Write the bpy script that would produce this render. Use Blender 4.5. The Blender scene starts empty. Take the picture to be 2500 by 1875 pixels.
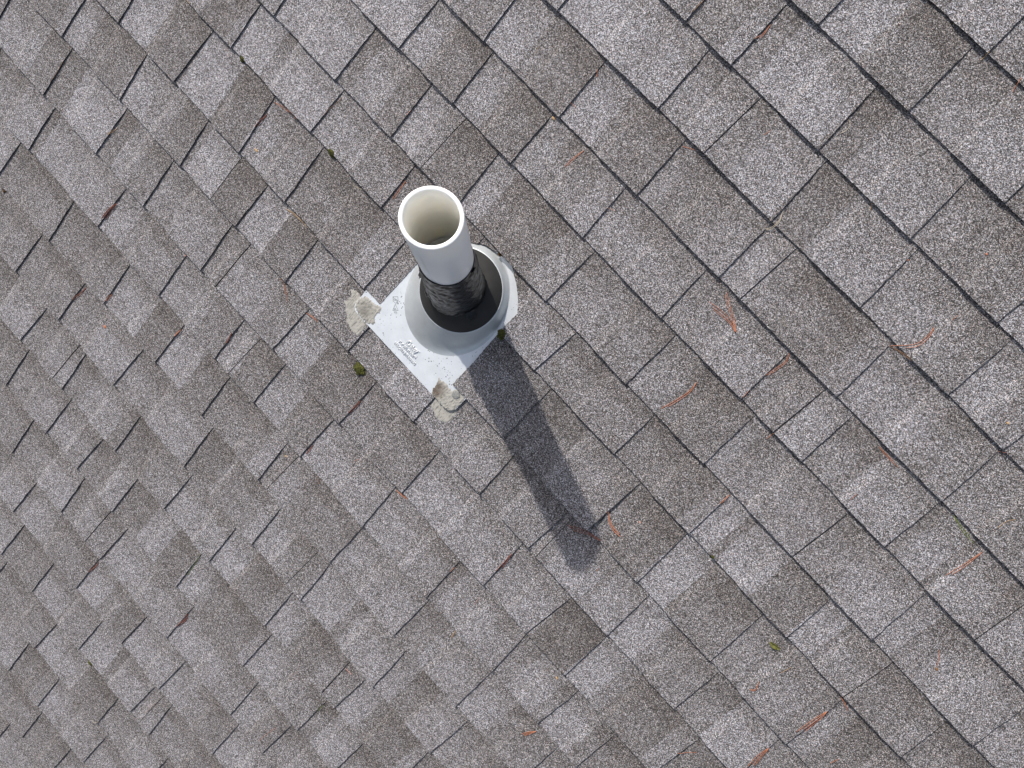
import bpy, bmesh, math, random, json
from mathutils import Vector, Matrix, noise, geometry
random.seed(7)
C = bpy.context.scene.collection
sc = bpy.context.scene
# ---------------------------------------------------------------- frames
# roof frame: x along the shingle courses, y up the slope, z out of the roof, origin where the pipe axis meets the roof
AX = Vector((0.104543, 0.450954, 0.886403))                      # plumb direction in the roof frame
xw = (Vector((1, 0, 0)) - AX * AX.x).normalized(); yw = AX.cross(xw)
RW = Matrix((xw, yw, AX)).to_4x4()       # roof frame -> world (z plumb)
# ---------------------------------------------------------------- camera, sky, sun, exposure
cd = bpy.data.cameras.new('camera'); cam = bpy.data.objects.new('camera', cd); C.objects.link(cam)
r_, u_, f_ = Vector((0.685084, 0.656015, -0.31671)), Vector((-0.72035, 0.674788, -0.16049)), Vector((-0.108428, -0.338091, -0.934846))
M = Matrix((r_, u_, -f_)).transposed().to_4x4(); M.translation = Vector((0.523734, 0.644713, 1.580548))
cam.matrix_world = RW @ M
cd.sensor_width = 36; cd.lens = 2000 / 2500 * 36; cd.shift_x = -0.07638; cd.shift_y = 0
cd.clip_start = 0.02; cd.clip_end = 500
sc.camera = cam
SUN = (RW.to_3x3() @ Vector((-0.607677, 0.530701, 0.590835))).normalized()
w = bpy.data.worlds.new("World"); sc.world = w; w.use_nodes = True
nt = w.node_tree; bg = nt.nodes['Background']
sky = nt.nodes.new('ShaderNodeTexSky'); sky.sky_type = 'NISHITA'; sky.sun_disc = False
sky.sun_elevation = math.asin(SUN.z); sky.sun_rotation = math.atan2(SUN.x, SUN.y)
sky.air_density = 1.0; sky.dust_density = 2.5; sky.ozone_density = 1.0
hs = nt.nodes.new('ShaderNodeHueSaturation'); hs.inputs['Saturation'].default_value = .62   # thin high haze
nt.links.new(sky.outputs[0], hs.inputs['Color']); nt.links.new(hs.outputs[0], bg.inputs[0]); bg.inputs[1].default_value = 0.115
sd = bpy.data.lights.new('sun', 'SUN'); so = bpy.data.objects.new('sun', sd); C.objects.link(so)
sd.energy = 3.3; sd.angle = math.radians(1.1); sd.color = (1, .95, .88)
so.rotation_euler = SUN.to_track_quat('Z', 'Y').to_euler(); so.location = SUN * 5
sc.view_settings.view_transform = 'Standard'; sc.view_settings.look = 'None'
sc.view_settings.exposure = 0.29; sc.view_settings.gamma = 1
sc.render.engine = 'CYCLES'
# ---------------------------------------------------------------- measured data (roof-frame metres)
D = json.loads(r'''{"courses":{"0":{"base":0.99182,"u0":0.3,"d":[0.9,0.2,-0.4,-0.4]},"1":{"base":0.8462,"u0":0.1,"d":[1.5,2.5,1.1,0.5,-0.7,-2.1,-2.9]},"2":{"base":0.70071,"u0":-0.1,"d":[1.4,1.2,0.6,-0.5,-1.0,-0.8,-0.3,-0.2,-0.0,-0.4,-0.7]},"3":{"base":0.55553,"u0":-0.3,"d":[-1.3,-1.5,-2.0,1.1,2.3,2.0,-0.3,-1.3,0.1,1.0,-1.1,1.6,-0.2,-1.4,-0.8]},"4":{"base":0.41327,"u0":-0.5,"d":[-0.3,-0.4,-0.2,-0.4,-1.0,-0.6,0.3,0.9,0.5,0.6,-0.5,-1.0,-0.6,-0.3,1.0,1.1,-0.3,-0.6]},"5":{"base":0.27773,"u0":-0.6,"d":[-0.5,-0.1,0.5,0.8,1.3,1.7,1.1,-0.2,-1.4,-1.5,-0.9,1.3,1.4,1.1,0.1,-0.7,-0.7,-2.6,-0.7,0.7,0.7]},"6":{"base":0.13027,"u0":-0.8,"d":[-0.5,-0.5,-0.8,-1.1,0.6,0.9,0.1,-1.5,-2.5,-3.2,-1.4,-0.2,-1.5,-1.4,1.4,1.4,1.8,1.7,0.6,1.4,-0.5,-1.9,0.2,0.5]},"7":{"base":0.00455,"u0":-0.9,"d":[-0.9,1.1,1.4,-0.0,0.8,-0.3,-0.7,-0.3,-0.0,0.0,-0.0,-0.8,-2.0,0.9,1.2,-0.7,0.1,-0.3,-0.6,0.7,-0.3,0.5,2.9]},"8":{"base":-0.15827,"u0":-1.0,"d":[-1.2,0.5,0.6,-1.4,-0.4,0.4,0.5,-1.6,-2.7,-1.4,-0.4,-2.4,-1.0,1.7,0.2,-1.4,0.7,1.8,0.6,1.6,1.4,-1.2,-0.7,-0.1]},"9":{"base":-0.29674,"u0":-1.4,"d":[-3.1,-3.6,0.7,0.7,0.9,0.5,1.8,3.1,3.0,1.3,0.1,0.1,0.5,-0.2,-0.6,4.3,0.8,2.1,1.7,1.1,-0.5,-1.8,-1.4,-1.6,-2.8,-3.8,-2.9]},"10":{"base":-0.44602,"u0":-1.4,"d":[-1.3,-1.8,-0.6,-0.8,0.7,1.1,-0.1,0.2,-0.8,0.4,1.3,2.5,1.2,0.2,0.8,1.8,3.6,0.9,-1.9,-1.1,-0.9,-1.0,-1.5,-2.5,-2.6,-1.8]},"11":{"base":-0.58614,"u0":-1.3,"d":[-3.1,-3.7,-1.9,-1.0,0.2,2.6,1.0,1.8,1.6,2.2,1.1,1.0,-2.3,-2.9,-2.0,-2.4,-0.5,1.1,0.6,-0.8,0.2,2.0,1.2,0.6]},"12":{"base":-0.7273,"u0":-1.0,"d":[-2.9,-2.1,0.6,0.8,0.5,0.8,1.0,1.1,1.1,2.0,0.6,-0.4,-0.2,-0.2,-1.2,-1.7,0.2,-0.3]},"13":{"base":-0.87413,"u0":-1.0,"d":[-0.3,0.0,3.1,2.1,0.1,0.3,0.3,0.6,-0.3,-0.8,0.6,2.3,5.1,-1.3,-6.3,-4.1]},"14":{"base":-1.0142,"u0":-0.9,"d":[-0.1,-0.4,-0.1,-0.4,-0.8,0.8,0.3,-1.2,-2.3,-1.7,2.5,2.7,0.9,-0.1,-0.4]},"15":{"base":-1.15579,"u0":-0.9,"d":[0.2,-0.5,-3.1,-1.0,-0.2,-1.2,-2.0,-1.0,1.0,-0.4,0.8,1.9,0.7,4.3,3.6]},"16":{"base":-1.30172,"u0":-0.7,"d":[1.2,-1.4,-0.2,0.2,-1.7,-2.1,-1.9,0.5,-0.2,1.5,0.8]},"17":{"base":-1.44364,"u0":-0.6,"d":[4.8,2.1,-1.5,0.9,0.3,-0.3,-2.6,-2.7,-0.9,0.0,0.0]},"18":{"base":-1.5867,"u0":-0.6,"d":[-1.2,-1.1,0.7,-2.1,-0.8,0.2,0.5,1.5]},"19":{"base":-1.72458,"u0":-0.3,"d":[0.5,-1.2,1.0,4.7,2.6]},"20":{"base":-1.87104,"u0":-0.2,"d":[-2.4,-2.2,4.4,5.0]},"21":{"base":-2.01316,"u0":-0.3,"d":[-2.0,0.2,4.1]}},"joints":{"-1":[[0.4294,0.4304,"n"]],
"0":[[0.1877,0.185,"s"],[0.4048,0.4067,"n"]],
"1":[[-0.0029,-0.0042,"n"],[0.1164,0.1157,"n"],[0.3356,0.3407,"n"],[0.5618,0.569,"n"],[0.7808,0.778,"n"]],
"2":[[-0.2141,-0.2144,"n"],[0.064,0.0647,"n"],[0.1977,0.1899,"g"],[0.3642,0.3705,"n"],[0.5921,0.5978,"n"],[0.8181,0.819,"n"]],
"3":[[-0.303,-0.2985,"n"],[-0.078,-0.0756,"n"],[0.1441,0.1467,"n"],[0.3733,0.3738,"n"],[0.4406,0.4337,"g"],[0.6855,0.6912,"n"],[0.9531,0.9595,"n"]],
"4":[[-0.4325,-0.4393,"n"],[-0.2719,-0.2708,"n"],[-0.0919,-0.0935,"n"],[0.118,0.1219,"n"],[0.3453,0.3494,"n"],[0.5699,0.5723,"n"],[0.6687,0.6627,"g"],[0.7371,0.7387,"n"],[0.9604,0.9597,"n"],[1.1955,1.1941,"h"]],
"5":[[-0.7256,-0.7226,"n"],[-0.512,-0.5166,"n"],[-0.3366,-0.3363,"n"],[-0.2305,-0.2394,"h"],[-0.129,-0.126,"n"],[0.1578,0.1532,"n"],[0.3936,0.3919,"n"],[0.6143,0.6159,"n"],[0.8725,0.8669,"g"],[1.0751,1.0834,"n"],[1.3456,1.3504,"n"]],
"6":[[-0.7712,-0.7694,"n"],[-0.4909,-0.4952,"n"],[-0.2573,-0.2572,"n"],[-0.0394,-0.0351,"n"],[0.2443,0.2346,"n"],[0.4779,0.4775,"n"],[0.6962,0.7008,"n"],[0.9771,0.9818,"n"],[1.1444,1.1398,"h"],[1.2906,1.2959,"n"]],
"7":[[-0.8357,-0.8484,"n"],[-0.6188,-0.6108,"n"],[-0.4531,-0.4489,"n"],[-0.168,-0.173,"n"],[0.2861,0.2869,"n"],[0.5579,0.5538,"t"],[0.6985,0.705,"n"],[0.9194,0.9248,"n"],[1.1457,1.1489,"n"]],
"8":[[-1.1693,-1.1724,"n"],[-0.9529,-0.9471,"n"],[-0.7261,-0.7194,"n"],[-0.6027,-0.6052,"h"],[-0.5108,-0.5151,"n"],[-0.3344,-0.3331,"n"],[-0.1097,-0.1112,"n"],[0.1108,0.1117,"n"],[0.327,0.3342,"n"],[0.4985,0.4943,"n"],[0.5137,0.52,"h"],[0.742,0.7485,"n"],[0.955,0.9562,"n"],[1.1349,1.1447,"n"]],
"9":[[-1.3582,-1.3594,"n"],[-1.1384,-1.1387,"n"],[-0.9248,-0.9293,"n"],[-0.7467,-0.7443,"n"],[-0.5291,-0.5244,"n"],[-0.4606,-0.4674,"g"],[-0.2501,-0.2589,"n"],[-0.0149,-0.0173,"n"],[0.2001,0.2032,"n"],[0.4789,0.4849,"n"],[0.639,0.6298,"g"],[0.75,0.7541,"n"],[1.0392,1.0349,"n"]],
"10":[[-1.1007,-1.1006,"n"],[-0.8145,-0.82,"n"],[-0.5818,-0.5784,"n"],[-0.3644,-0.3621,"n"],[-0.3002,-0.3101,"h"],[-0.2136,-0.2151,"n"],[-0.0358,-0.0393,"n"],[0.1815,0.1877,"n"],[0.4075,0.413,"n"],[0.6299,0.6408,"n"],[0.8005,0.7954,"n"],[0.9226,0.9237,"n"]],
"11":[[-1.138,-1.1446,"n"],[-0.9215,-0.9185,"n"],[-0.6951,-0.6916,"n"],[-0.4833,-0.485,"n"],[-0.3063,-0.3008,"n"],[-0.0875,-0.0828,"n"],[-0.044,-0.0502,"h"],[0.1889,0.1879,"n"],[0.4213,0.423,"n"],[0.6409,0.6443,"n"]],
"12":[[-0.951,-0.9574,"n"],[-0.7736,-0.7761,"n"],[-0.5354,-0.5443,"n"],[-0.2618,-0.2565,"n"],[0.0053,0.0106,"n"],[0.1485,0.1437,"h"],[0.1904,0.1973,"n"],[0.4694,0.4752,"n"],[0.6891,0.6856,"n"]],
"13":[[-0.8272,-0.8404,"n"],[-0.6893,-0.6987,"g"],[-0.6624,-0.6591,"n"],[-0.4367,-0.4338,"n"],[-0.2279,-0.23,"n"],[-0.0502,-0.0466,"n"],[0.1686,0.174,"n"],[0.3927,0.3983,"g"],[0.4505,0.4456,"n"],[0.6821,0.6852,"n"]],
"14":[[-0.8091,-0.8061,"n"],[-0.625,-0.6283,"n"],[-0.4849,-0.4947,"n"],[-0.3411,-0.3407,"n"],[-0.0782,-0.0717,"n"],[0.2009,0.2025,"n"],[0.419,0.4208,"n"]],
"15":[[-0.6853,-0.6815,"n"],[-0.4642,-0.46,"n"],[-0.346,-0.3514,"g"],[-0.2791,-0.2879,"n"],[-0.0023,-0.0017,"n"],[0.2608,0.267,"n"]],
"16":[[-0.5739,-0.5793,"n"],[-0.2936,-0.2916,"n"],[-0.0833,-0.0905,"n"],[0.0782,0.074,"n"],[0.2997,0.3038,"n"]],
"17":[[-0.3927,-0.3921,"n"],[-0.1759,-0.1764,"n"],[0.0606,0.0554,"n"],[0.0969,0.0957,"h"],[0.1296,0.1386,"n"]],
"18":[[-0.5123,-0.5118,"n"],[-0.2769,-0.2832,"n"],[0.0013,0.0044,"n"]],
"19":[[-0.1698,-0.1678,"n"],[0.0478,0.0475,"n"]],
"20":[[-0.1486,-0.1444,"n"]],
"21":[[-0.2036,-0.205,"n"]]},"hole":[[-0.122,-0.1547],[-0.1209,-0.1179],[-0.1186,-0.0692],[-0.1164,-0.0226],[-0.1119,0.0144],[-0.0921,0.0514],[-0.0716,0.0794],[-0.0479,0.099],[-0.0257,0.114],[0.0138,0.1233],[0.0476,0.1242],[0.0846,0.1006],[0.1063,0.0826],[0.1262,0.0625],[0.1219,-0.0024],[0.1248,-0.0845],[0.1232,-0.1561]],
"tabs":{"left":[[-0.122,-0.1547],[-0.1686,-0.1596],[-0.1677,-0.1824],[-0.1693,-0.1969],[-0.1664,-0.2069],[-0.159,-0.2139],[-0.1482,-0.2158],[-0.1141,-0.2155]],
"right":[[0.0988,-0.2152],[0.147,-0.2143],[0.1594,-0.2093],[0.1652,-0.1973],[0.1664,-0.1575],[0.1232,-0.1561]]},"caulk":{"lg":[[-0.1995,-0.1885],[-0.1921,-0.1823],[-0.1791,-0.1811],[-0.1678,-0.1826],[-0.1575,-0.1945],[-0.1394,-0.2068],[-0.1155,-0.2051],[-0.1142,-0.2169],[-0.1161,-0.2547],[-0.1246,-0.2538],[-0.1321,-0.2555],[-0.1412,-0.2539],[-0.1543,-0.2506],[-0.1639,-0.2423],[-0.1652,-0.2377],[-0.1782,-0.233],[-0.1803,-0.2245],[-0.1924,-0.2224],[-0.1895,-0.2137],[-0.1885,-0.2044],[-0.1864,-0.1964]],
"lt":[[-0.1678,-0.1826],[-0.1689,-0.1931],[-0.1664,-0.2034],[-0.1592,-0.2103],[-0.1468,-0.2144],[-0.1323,-0.2151],[-0.1159,-0.215],[-0.1025,-0.2026],[-0.1061,-0.1955],[-0.1119,-0.1932],[-0.114,-0.1835],[-0.1107,-0.1685],[-0.1148,-0.1622],[-0.1241,-0.1645],[-0.133,-0.1688],[-0.1474,-0.1681],[-0.1612,-0.1725]],
"rt":[[0.088,-0.1731],[0.094,-0.1845],[0.0984,-0.2128],[0.1056,-0.2147],[0.1317,-0.2157],[0.1464,-0.2151],[0.1542,-0.2129],[0.1618,-0.2059],[0.1653,-0.1959],[0.1656,-0.1597],[0.1522,-0.1646],[0.1485,-0.1589],[0.1399,-0.16],[0.1299,-0.1735],[0.1199,-0.1746],[0.1121,-0.1706],[0.1033,-0.1732],[0.0945,-0.1772]],
"rg":[[0.1146,-0.2217],[0.117,-0.2386],[0.1283,-0.2418],[0.1381,-0.248],[0.1542,-0.2472],[0.1706,-0.239],[0.1733,-0.2249],[0.1708,-0.2066],[0.1692,-0.1972],[0.1555,-0.1912],[0.1383,-0.203],[0.1214,-0.2074],[0.1159,-0.2106]],
"ld":[[-0.1412,-0.1958]],
"rd":[[0.1439,-0.1721],[0.1046,-0.1979]]},"text":[[-0.0188,-0.1766],[0.0103,-0.1773],[-0.0343,-0.1866],[0.0279,-0.1839],[-0.0388,-0.1972],[0.0319,-0.199],[-0.1021,-0.1239],[-0.0903,-0.1375],[-0.0911,-0.1244],[-0.0835,-0.1445]],
"bits":[["needle",1.5,"red",2,[[-0.61,-0.0439],[-0.6123,-0.0698],[-0.6129,-0.0871]],
"short red-brown pine needles lying in a shingle joint, upper left of pipe"],["needle",1.1,"orange",2,[[-0.6121,-0.0128],[-0.5796,-0.0034],[-0.5378,0.0048]],
"thin orange needle pair above the red-brown needles, left of the pipe top"],["needle",1.1,"tan",2,[[-0.4416,-0.1714],[-0.4124,-0.1643],[-0.3669,-0.1595]],
"tan needle pair along a course line just left of the pipe"],["needle",2.0,"red",3,[[-0.812,-0.5005],[-0.8168,-0.5297],[-0.8193,-0.5624]],
"thick red needle bundle wedged in a joint near the left edge"],["needle",1.2,"brown",1,[[-1.1382,-0.3364],[-1.1368,-0.3756],[-1.1389,-0.4054]],
"brown needle sunk in a joint near the top left corner"],["needle",0.9,"tan",2,[[-0.9188,-0.3561],[-0.928,-0.3874]],
"faint tan needle right of a dark joint in the upper left"],["needle",1.0,"brown",1,[[-0.4841,0.1113],[-0.489,0.0843],[-0.4917,0.0544]],
"brown needle along a joint above the small moss tuft by the pipe"],["needle",0.9,"pale",1,[[-0.3475,-0.0127],[-0.3319,-0.0081],[-0.316,-0.0007]],
"pale thin needle on the course line left of the pipe rim"],["needle",1.2,"tan",1,[[-0.9304,0.0053],[-0.9183,0.0036]],
"short tan needle cut by the top edge above the upper left shingles"],["needle",1.3,"orange",2,[[-0.2521,0.0864],[-0.2504,0.0597],[-0.2486,0.0328]],
"orange needle beside the joint touching the left side of the white rim"],["needle",1.2,"orange",2,[[-0.078,0.5295],[-0.07,0.5163]],
"short orange needle under a joint top, upper middle"],["needle",1.3,"orange",2,[[0.0057,0.3999],[0.0011,0.3744],[-0.0012,0.3485]],
"orange needle pair on bare shingle upper right of the pipe"],["needle",1.3,"orange",1,[[0.1476,0.537],[0.1594,0.5434],[0.1733,0.5498]],
"short orange needle crossing a joint corner, upper right of the needle pair"],["needle",0.9,"tan",1,[[-0.202,0.482],[-0.1969,0.4661]],
"faint tan needle on the shingle above the pipe, near the top"],["needle",1.0,"orange",1,[[-0.076,0.4479],[-0.0603,0.449]],
"faint orange speck of needle above the pair right of the pipe"],["needle",1.0,"pink",1,[[0.1193,0.3541],[0.1351,0.36]],
"faint pink needle bit right of the pipe collar"],["needle",1.1,"orange",1,[[-0.3361,0.2033],[-0.337,0.1892]],
"orange needle bit in a joint straight above the pipe"],["needle",1.1,"brown",2,[[-0.0029,0.7483],[-0.0044,0.7323],[-0.0047,0.7173]],
"brown needle in the double joint at the top edge"],["needle",1.3,"orange",2,[[0.1196,0.7964],[0.1214,0.7741],[0.1171,0.7596]],
"orange needle pair along a joint near the top right"],["needle",1.0,"orange",1,[[0.2522,0.6677],[0.2495,0.6536]],
"faint orange needle in the middle of a large upper right shingle"],["needle",1.2,"pale",1,[[0.3417,0.7712],[0.3497,0.7669],[0.3521,0.7557],[0.3477,0.7442]],
"curved pale needle beside a joint, upper right"],["needle",1.2,"pale",2,[[0.3729,0.5823],[0.3815,0.5634],[0.3792,0.5445],[0.3725,0.536]],
"curved pale needle crossing a thick course line right of centre"],["needle",1.1,"tan",1,[[0.4775,0.698],[0.484,0.6861]],
"short tan needle hanging below a thick course line, right side"],["needle",1.4,"tan",1,[[0.4324,0.9944],[0.4315,0.9781]],
"short tan needle under the topmost right course line"],["needle",1.4,"orange",1,[[0.4999,0.9995],[0.5031,0.9883],[0.5073,0.9745]],
"orange needle crossing the course line at the right edge, near the top"],["needle",1.6,"red",2,[[-0.7636,-0.7413],[-0.7691,-0.7766],[-0.7717,-0.7972]],
"red needle pair in a joint near the left edge, level with the flange"],["needle",1.3,"orange",2,[[-0.6885,-0.6904],[-0.6893,-0.703],[-0.6901,-0.7185]],
"orange needle at the lower end of a joint, left of the flange"],["needle",1.2,"pink",1,[[-0.5824,-0.4581],[-0.5812,-0.4514],[-0.5748,-0.4491]],
"tiny pink hooked needle at the top of a joint, left of the flange"],["needle",1.1,"orange",2,[[-0.3462,-0.2984],[-0.3254,-0.3128],[-0.2989,-0.327]],
"long thin orange needle pair left of the flange tab"],["needle",1.3,"orange",2,[[-0.2492,-0.3151],[-0.2317,-0.3111],[-0.2132,-0.3086]],
"orange needle pair at a joint corner, lower left of the left flange tab"],["needle",1.6,"red",2,[[-0.0132,-0.3614],[-0.0138,-0.3879],[-0.0155,-0.4101]],
"dark red needle in a joint below the large moss cushion"],["needle",1.8,"orange",2,[[-0.4805,-0.6068],[-0.4826,-0.6208],[-0.483,-0.633]],
"short bright needle in a joint, left of centre"],["needle",1.4,"red",2,[[-0.3671,-0.4994],[-0.3635,-0.5158],[-0.3616,-0.5341]],
"dark red needle in the joint next to the short bright needle"],["needle",1.5,"red",2,[[-0.0329,-0.5422],[-0.0319,-0.5581],[-0.0311,-0.5738]],
"red-brown needle at the lower end of a joint, below left of the moss cushion"],["needle",0.9,"pink",1,[[0.0753,-0.4715],[0.0659,-0.4882]],
"faint pale pink needle bit below the flange, left side"],["needle",0.9,"orange",1,[[0.0277,-0.5965],[0.0392,-0.6051]],
"tiny orange needle bit far below the left flange tab"],["needle",1.5,"orange",2,[[0.4749,0.3614],[0.4566,0.3727],[0.4293,0.3861],[0.4039,0.4013]],
"straight arm of the orange V-shaped needles right of centre"],["needle",1.2,"orange",3,[[0.4726,0.3614],[0.4533,0.367],[0.4226,0.3657],[0.3929,0.3609]],
"spread arm of the orange V-shaped needles right of centre"],["needle",1.6,"orange",2,[[0.4895,0.2367],[0.4934,0.2115],[0.487,0.1748],[0.4792,0.1437]],
"long bright orange curved needle pair lying across a shingle right of the shadow"],["needle",1.4,"orange",2,[[0.7138,0.6215],[0.7192,0.6035],[0.7159,0.5762],[0.6877,0.5426]],
"long curved orange needles ending on a course line near the right edge"],["needle",1.4,"brown",2,[[0.6866,0.5436],[0.7104,0.5507],[0.731,0.5547]],
"brown needle running down a course line near the right edge"],["needle",1.2,"orange",2,[[0.5712,0.4057],[0.5796,0.3891],[0.5771,0.3655],[0.5734,0.3428]],
"curved orange needle beside a joint, right of the V-shaped needles"],["needle",1.1,"orange",1,[[0.5715,0.3003],[0.5733,0.2828]],
"short orange needle at the foot of the joint below the V-shaped needles"],["needle",1.3,"orange",1,[[0.6639,0.2769],[0.6639,0.2571]],
"short bright orange needle crossing a course line, below the V-shaped needles"],["needle",1.2,"orange",2,[[0.8121,0.4011],[0.8346,0.4001],[0.8654,0.4013]],
"orange needle pair sloping down towards a course line, lower right"],["needle",1.0,"orange",1,[[0.7253,0.6628],[0.7252,0.6501]],
"small orange needle on a shingle close to the right edge"],["needle",1.2,"orange",2,[[0.6966,0.1226],[0.6982,0.0952]],
"orange needle in a joint, middle of the lower right"],["needle",0.9,"olive",1,[[0.5146,0.4496],[0.5215,0.4409],[0.5311,0.4349]],
"faint olive needle on a dark shingle right of centre"],["needle",1.2,"red",1,[[0.9533,0.546],[0.9633,0.555]],
"short red needle on the course line at the right edge"],["needle",1.8,"red",2,[[-0.2873,-1.3238],[-0.2888,-1.3521],[-0.2907,-1.3698]],
"red needle lump in a joint, lower left corner area"],["needle",1.3,"green",1,[[-0.0782,-1.0183],[-0.0725,-1.0648],[-0.0696,-1.1082]],
"green needle lying in a joint, lower left"],["needle",2.2,"red",2,[[-0.0013,-1.192],[0.0037,-1.212],[-0.0002,-1.2478]],
"fat rust red needle twist in a joint, lower left of centre"],["needle",1.2,"pale",1,[[-0.0144,-1.7348],[-0.0018,-1.7205],[0.0069,-1.7062]],
"pale twig at the foot of a joint near the bottom left"],["needle",1.0,"pink",2,[[0.3956,-0.9078],[0.4188,-0.9056]],
"pink needle crossing the double joint near the bottom edge"],["needle",0.9,"orange",1,[[0.3767,-1.2083],[0.3718,-1.252],[0.3701,-1.2833]],
"faint long orange needle near the bottom edge, left of centre"],["needle",1.1,"green",1,[[0.4221,-1.0409],[0.4221,-1.0563],[0.4236,-1.0698]],
"short green needle in a joint near the bottom edge"],["needle",1.0,"brown",1,[[0.0934,-1.487],[0.0916,-1.5233],[0.0903,-1.5508]],
"brown needle in a hairline joint near the bottom left"],["needle",2.0,"orange",2,[[0.1859,-0.456],[0.2039,-0.4533],[0.2225,-0.4481]],
"thick bright orange needle pair at a joint top, below the flange"],["needle",1.8,"red",2,[[0.4781,-0.3382],[0.4824,-0.3667],[0.4842,-0.3987]],
"red needle pair in a joint, left of the shadow tip"],["needle",1.4,"orange",1,[[0.4102,-0.4751],[0.4102,-0.491]],
"short orange needle in a joint, far left of the shadow tip"],["needle",2.4,"orange",2,[[0.5548,-0.0949],[0.5755,-0.111],[0.5954,-0.1157],[0.6125,-0.1134]],
"thick bright orange curved needle right of the shadow tip"],["needle",1.4,"red",3,[[0.5901,-0.1555],[0.5685,-0.1626],[0.5415,-0.1778],[0.5192,-0.193]],
"red spread needles lying across the shadow tip"],["needle",0.8,"grey",3,[[0.5585,-0.1029],[0.5647,-0.1211],[0.5605,-0.1434]],
"grey dried strands beside the thick orange needle"],["needle",0.9,"orange",1,[[0.4987,-0.4789],[0.5031,-0.5056]],
"thin orange needle, bottom middle left"],["needle",1.1,"tan",2,[[0.5155,-0.5923],[0.5214,-0.615]],
"short tan needle tuft on a soft course line, bottom middle"],["needle",1.5,"orange",3,[[0.8083,-0.6071],[0.7998,-0.6251],[0.793,-0.6421]],
"short horizontal orange needle bundle near the bottom edge"],["needle",1.1,"orange",1,[[0.631,-0.2034],[0.6315,-0.2131]],
"tiny orange needle bit below the shadow tip"],["needle",1.1,"orange",1,[[1.0346,-0.3669],[1.0479,-0.3493],[1.0593,-0.3325]],
"thin horizontal orange needle near the bottom edge, right of centre"],["needle",1.4,"orange",2,[[1.0769,0.4],[1.0757,0.3578],[1.0718,0.3192]],
"long straight orange needle pair near the lower right edge"],["needle",1.2,"green",2,[[0.9938,0.4094],[1.0258,0.4031],[1.0581,0.4021]],
"yellow green needle beside a course line near the right edge"],["needle",1.5,"orange",1,[[1.1751,0.2124],[1.1886,0.1968],[1.1972,0.1858]],
"upright orange needle with a bud, lower right"],["needle",1.1,"tan",1,[[1.0351,-0.0346],[1.0314,-0.0608]],
"pale tan needle right of the green leaf"],["needle",1.2,"orange",2,[[1.0178,-0.1072],[1.0266,-0.1261],[1.019,-0.1353]],
"small bent orange needle below the green leaf"],["needle",1.5,"orange",3,[[1.1453,-0.0436],[1.1466,-0.0761],[1.1457,-0.1251]],
"orange needle bundle in a joint near the bottom right"],["needle",1.2,"orange",2,[[1.1381,-0.0016],[1.1545,-0.0061],[1.1699,-0.0119]],
"orange needle pair crossing a course line, above the bottom right bundle"],["needle",1.6,"orange",3,[[1.1371,-0.1959],[1.1404,-0.2276],[1.1464,-0.2623]],
"orange needle bundle running off the bottom edge"],["needle",1.3,"orange",1,[[1.2349,-0.0975],[1.2315,-0.1187]],
"short orange needle at the bottom edge, lower right"],["needle",1.0,"tan",1,[[1.0648,0.4842],[1.0576,0.4708],[1.0565,0.4499]],
"curved tan needle at the right edge, lower half"],["needle",1.0,"orange",1,[[0.8526,0.3102],[0.8531,0.2932]],
"faint orange needle on a shingle, right of the lower centre"],["chip",0,"tan",1,[[-0.581,-0.1244],[0.0059,0.0029]],
"seed-shaped tan chip on a shingle left of the pipe top"],["chip",0,"tan",1,[[-0.0856,0.4019],[0.0051,0.0028]],
"tan chip at a joint corner up and right of the pipe"],["chip",0,"tan",1,[[0.7478,-0.47],[0.0045,0.0026]],
"tan chip on a light shingle near the bottom, right of centre"],["chip",0,"orange",1,[[0.6788,0.7676],[0.0025,0.0017]],
"small orange chip on a shingle at the right edge, upper half"],["chip",0,"tan",1,[[-0.0682,-0.6238],[0.0039,0.0023]],
"tiny tan chip left of the dark joint below the flashing, lower left"],["chip",0,"orange",1,[[-0.6563,-0.7757],[0.0054,0.0036]],
"orange chip in the middle of the left half"],["chip",0,"tan",1,[[0.9236,0.5924],[0.003,0.0025]],
"tan chip close to the right edge, at middle height"],["chip",0,"orange",1,[[0.5945,0.672],[0.0022,0.0018]],
"orange chip in a dark joint near the right edge"],["chip",0,"pink",1,[[0.6177,-0.0606],[0.0029,0.002]],
"tiny pink chip left of the red needle pair, below the flashing"],["chip",0,"brown",1,[[1.2006,0.1819],[0.0042,0.0028]],
"brown chip under the upright needle, lower right"],["moss",0,"m",1,[[-0.0645,-0.3102],[0.017,0.0127]],
"large bright green moss cushion at a joint corner left of the flange bottom"],["moss",0,"m",1,[[-0.4282,0.0036],[0.011,0.0076]],
"elongated olive moss tuft under a course line, upper left of the pipe rim"],["moss",0,"m",1,[[-0.736,0.0027],[0.0065,0.0065]],
"small olive moss tuft on a course line near the top left"],["moss",0,"m",1,[[0.1293,0.0034],[0.0113,0.0124]],
"dark olive moss at the right corner of the metal flange"],["moss",0,"m",1,[[0.5097,-0.1609],[0.0097,0.0046]],
"olive moss in the corner of a raised shingle inside the shadow tip"],["moss",0,"m",1,[[-0.1287,-1.5942],[0.0082,0.0072]],
"tiny olive moss speck near the bottom left"],["moss",0,"m",1,[[0.7675,0.005],[0.0044,0.0033]],
"tiny brown-green moss speck on a course line below the shadow"],["moss",0,"m",1,[[-0.0716,-0.8787],[0.0092,0.0034]],
"faint yellow moss speck on a soft course line, lower left"],["moss",0,"r",1,[[0.0112,0.1224],[0.0051,0.0037]],
"rusty brown moss at the upper right rim of the metal flange"],["leaf",0,"olive",1,[[0.9705,-0.0317],[0.9959,-0.0288]],
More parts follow.
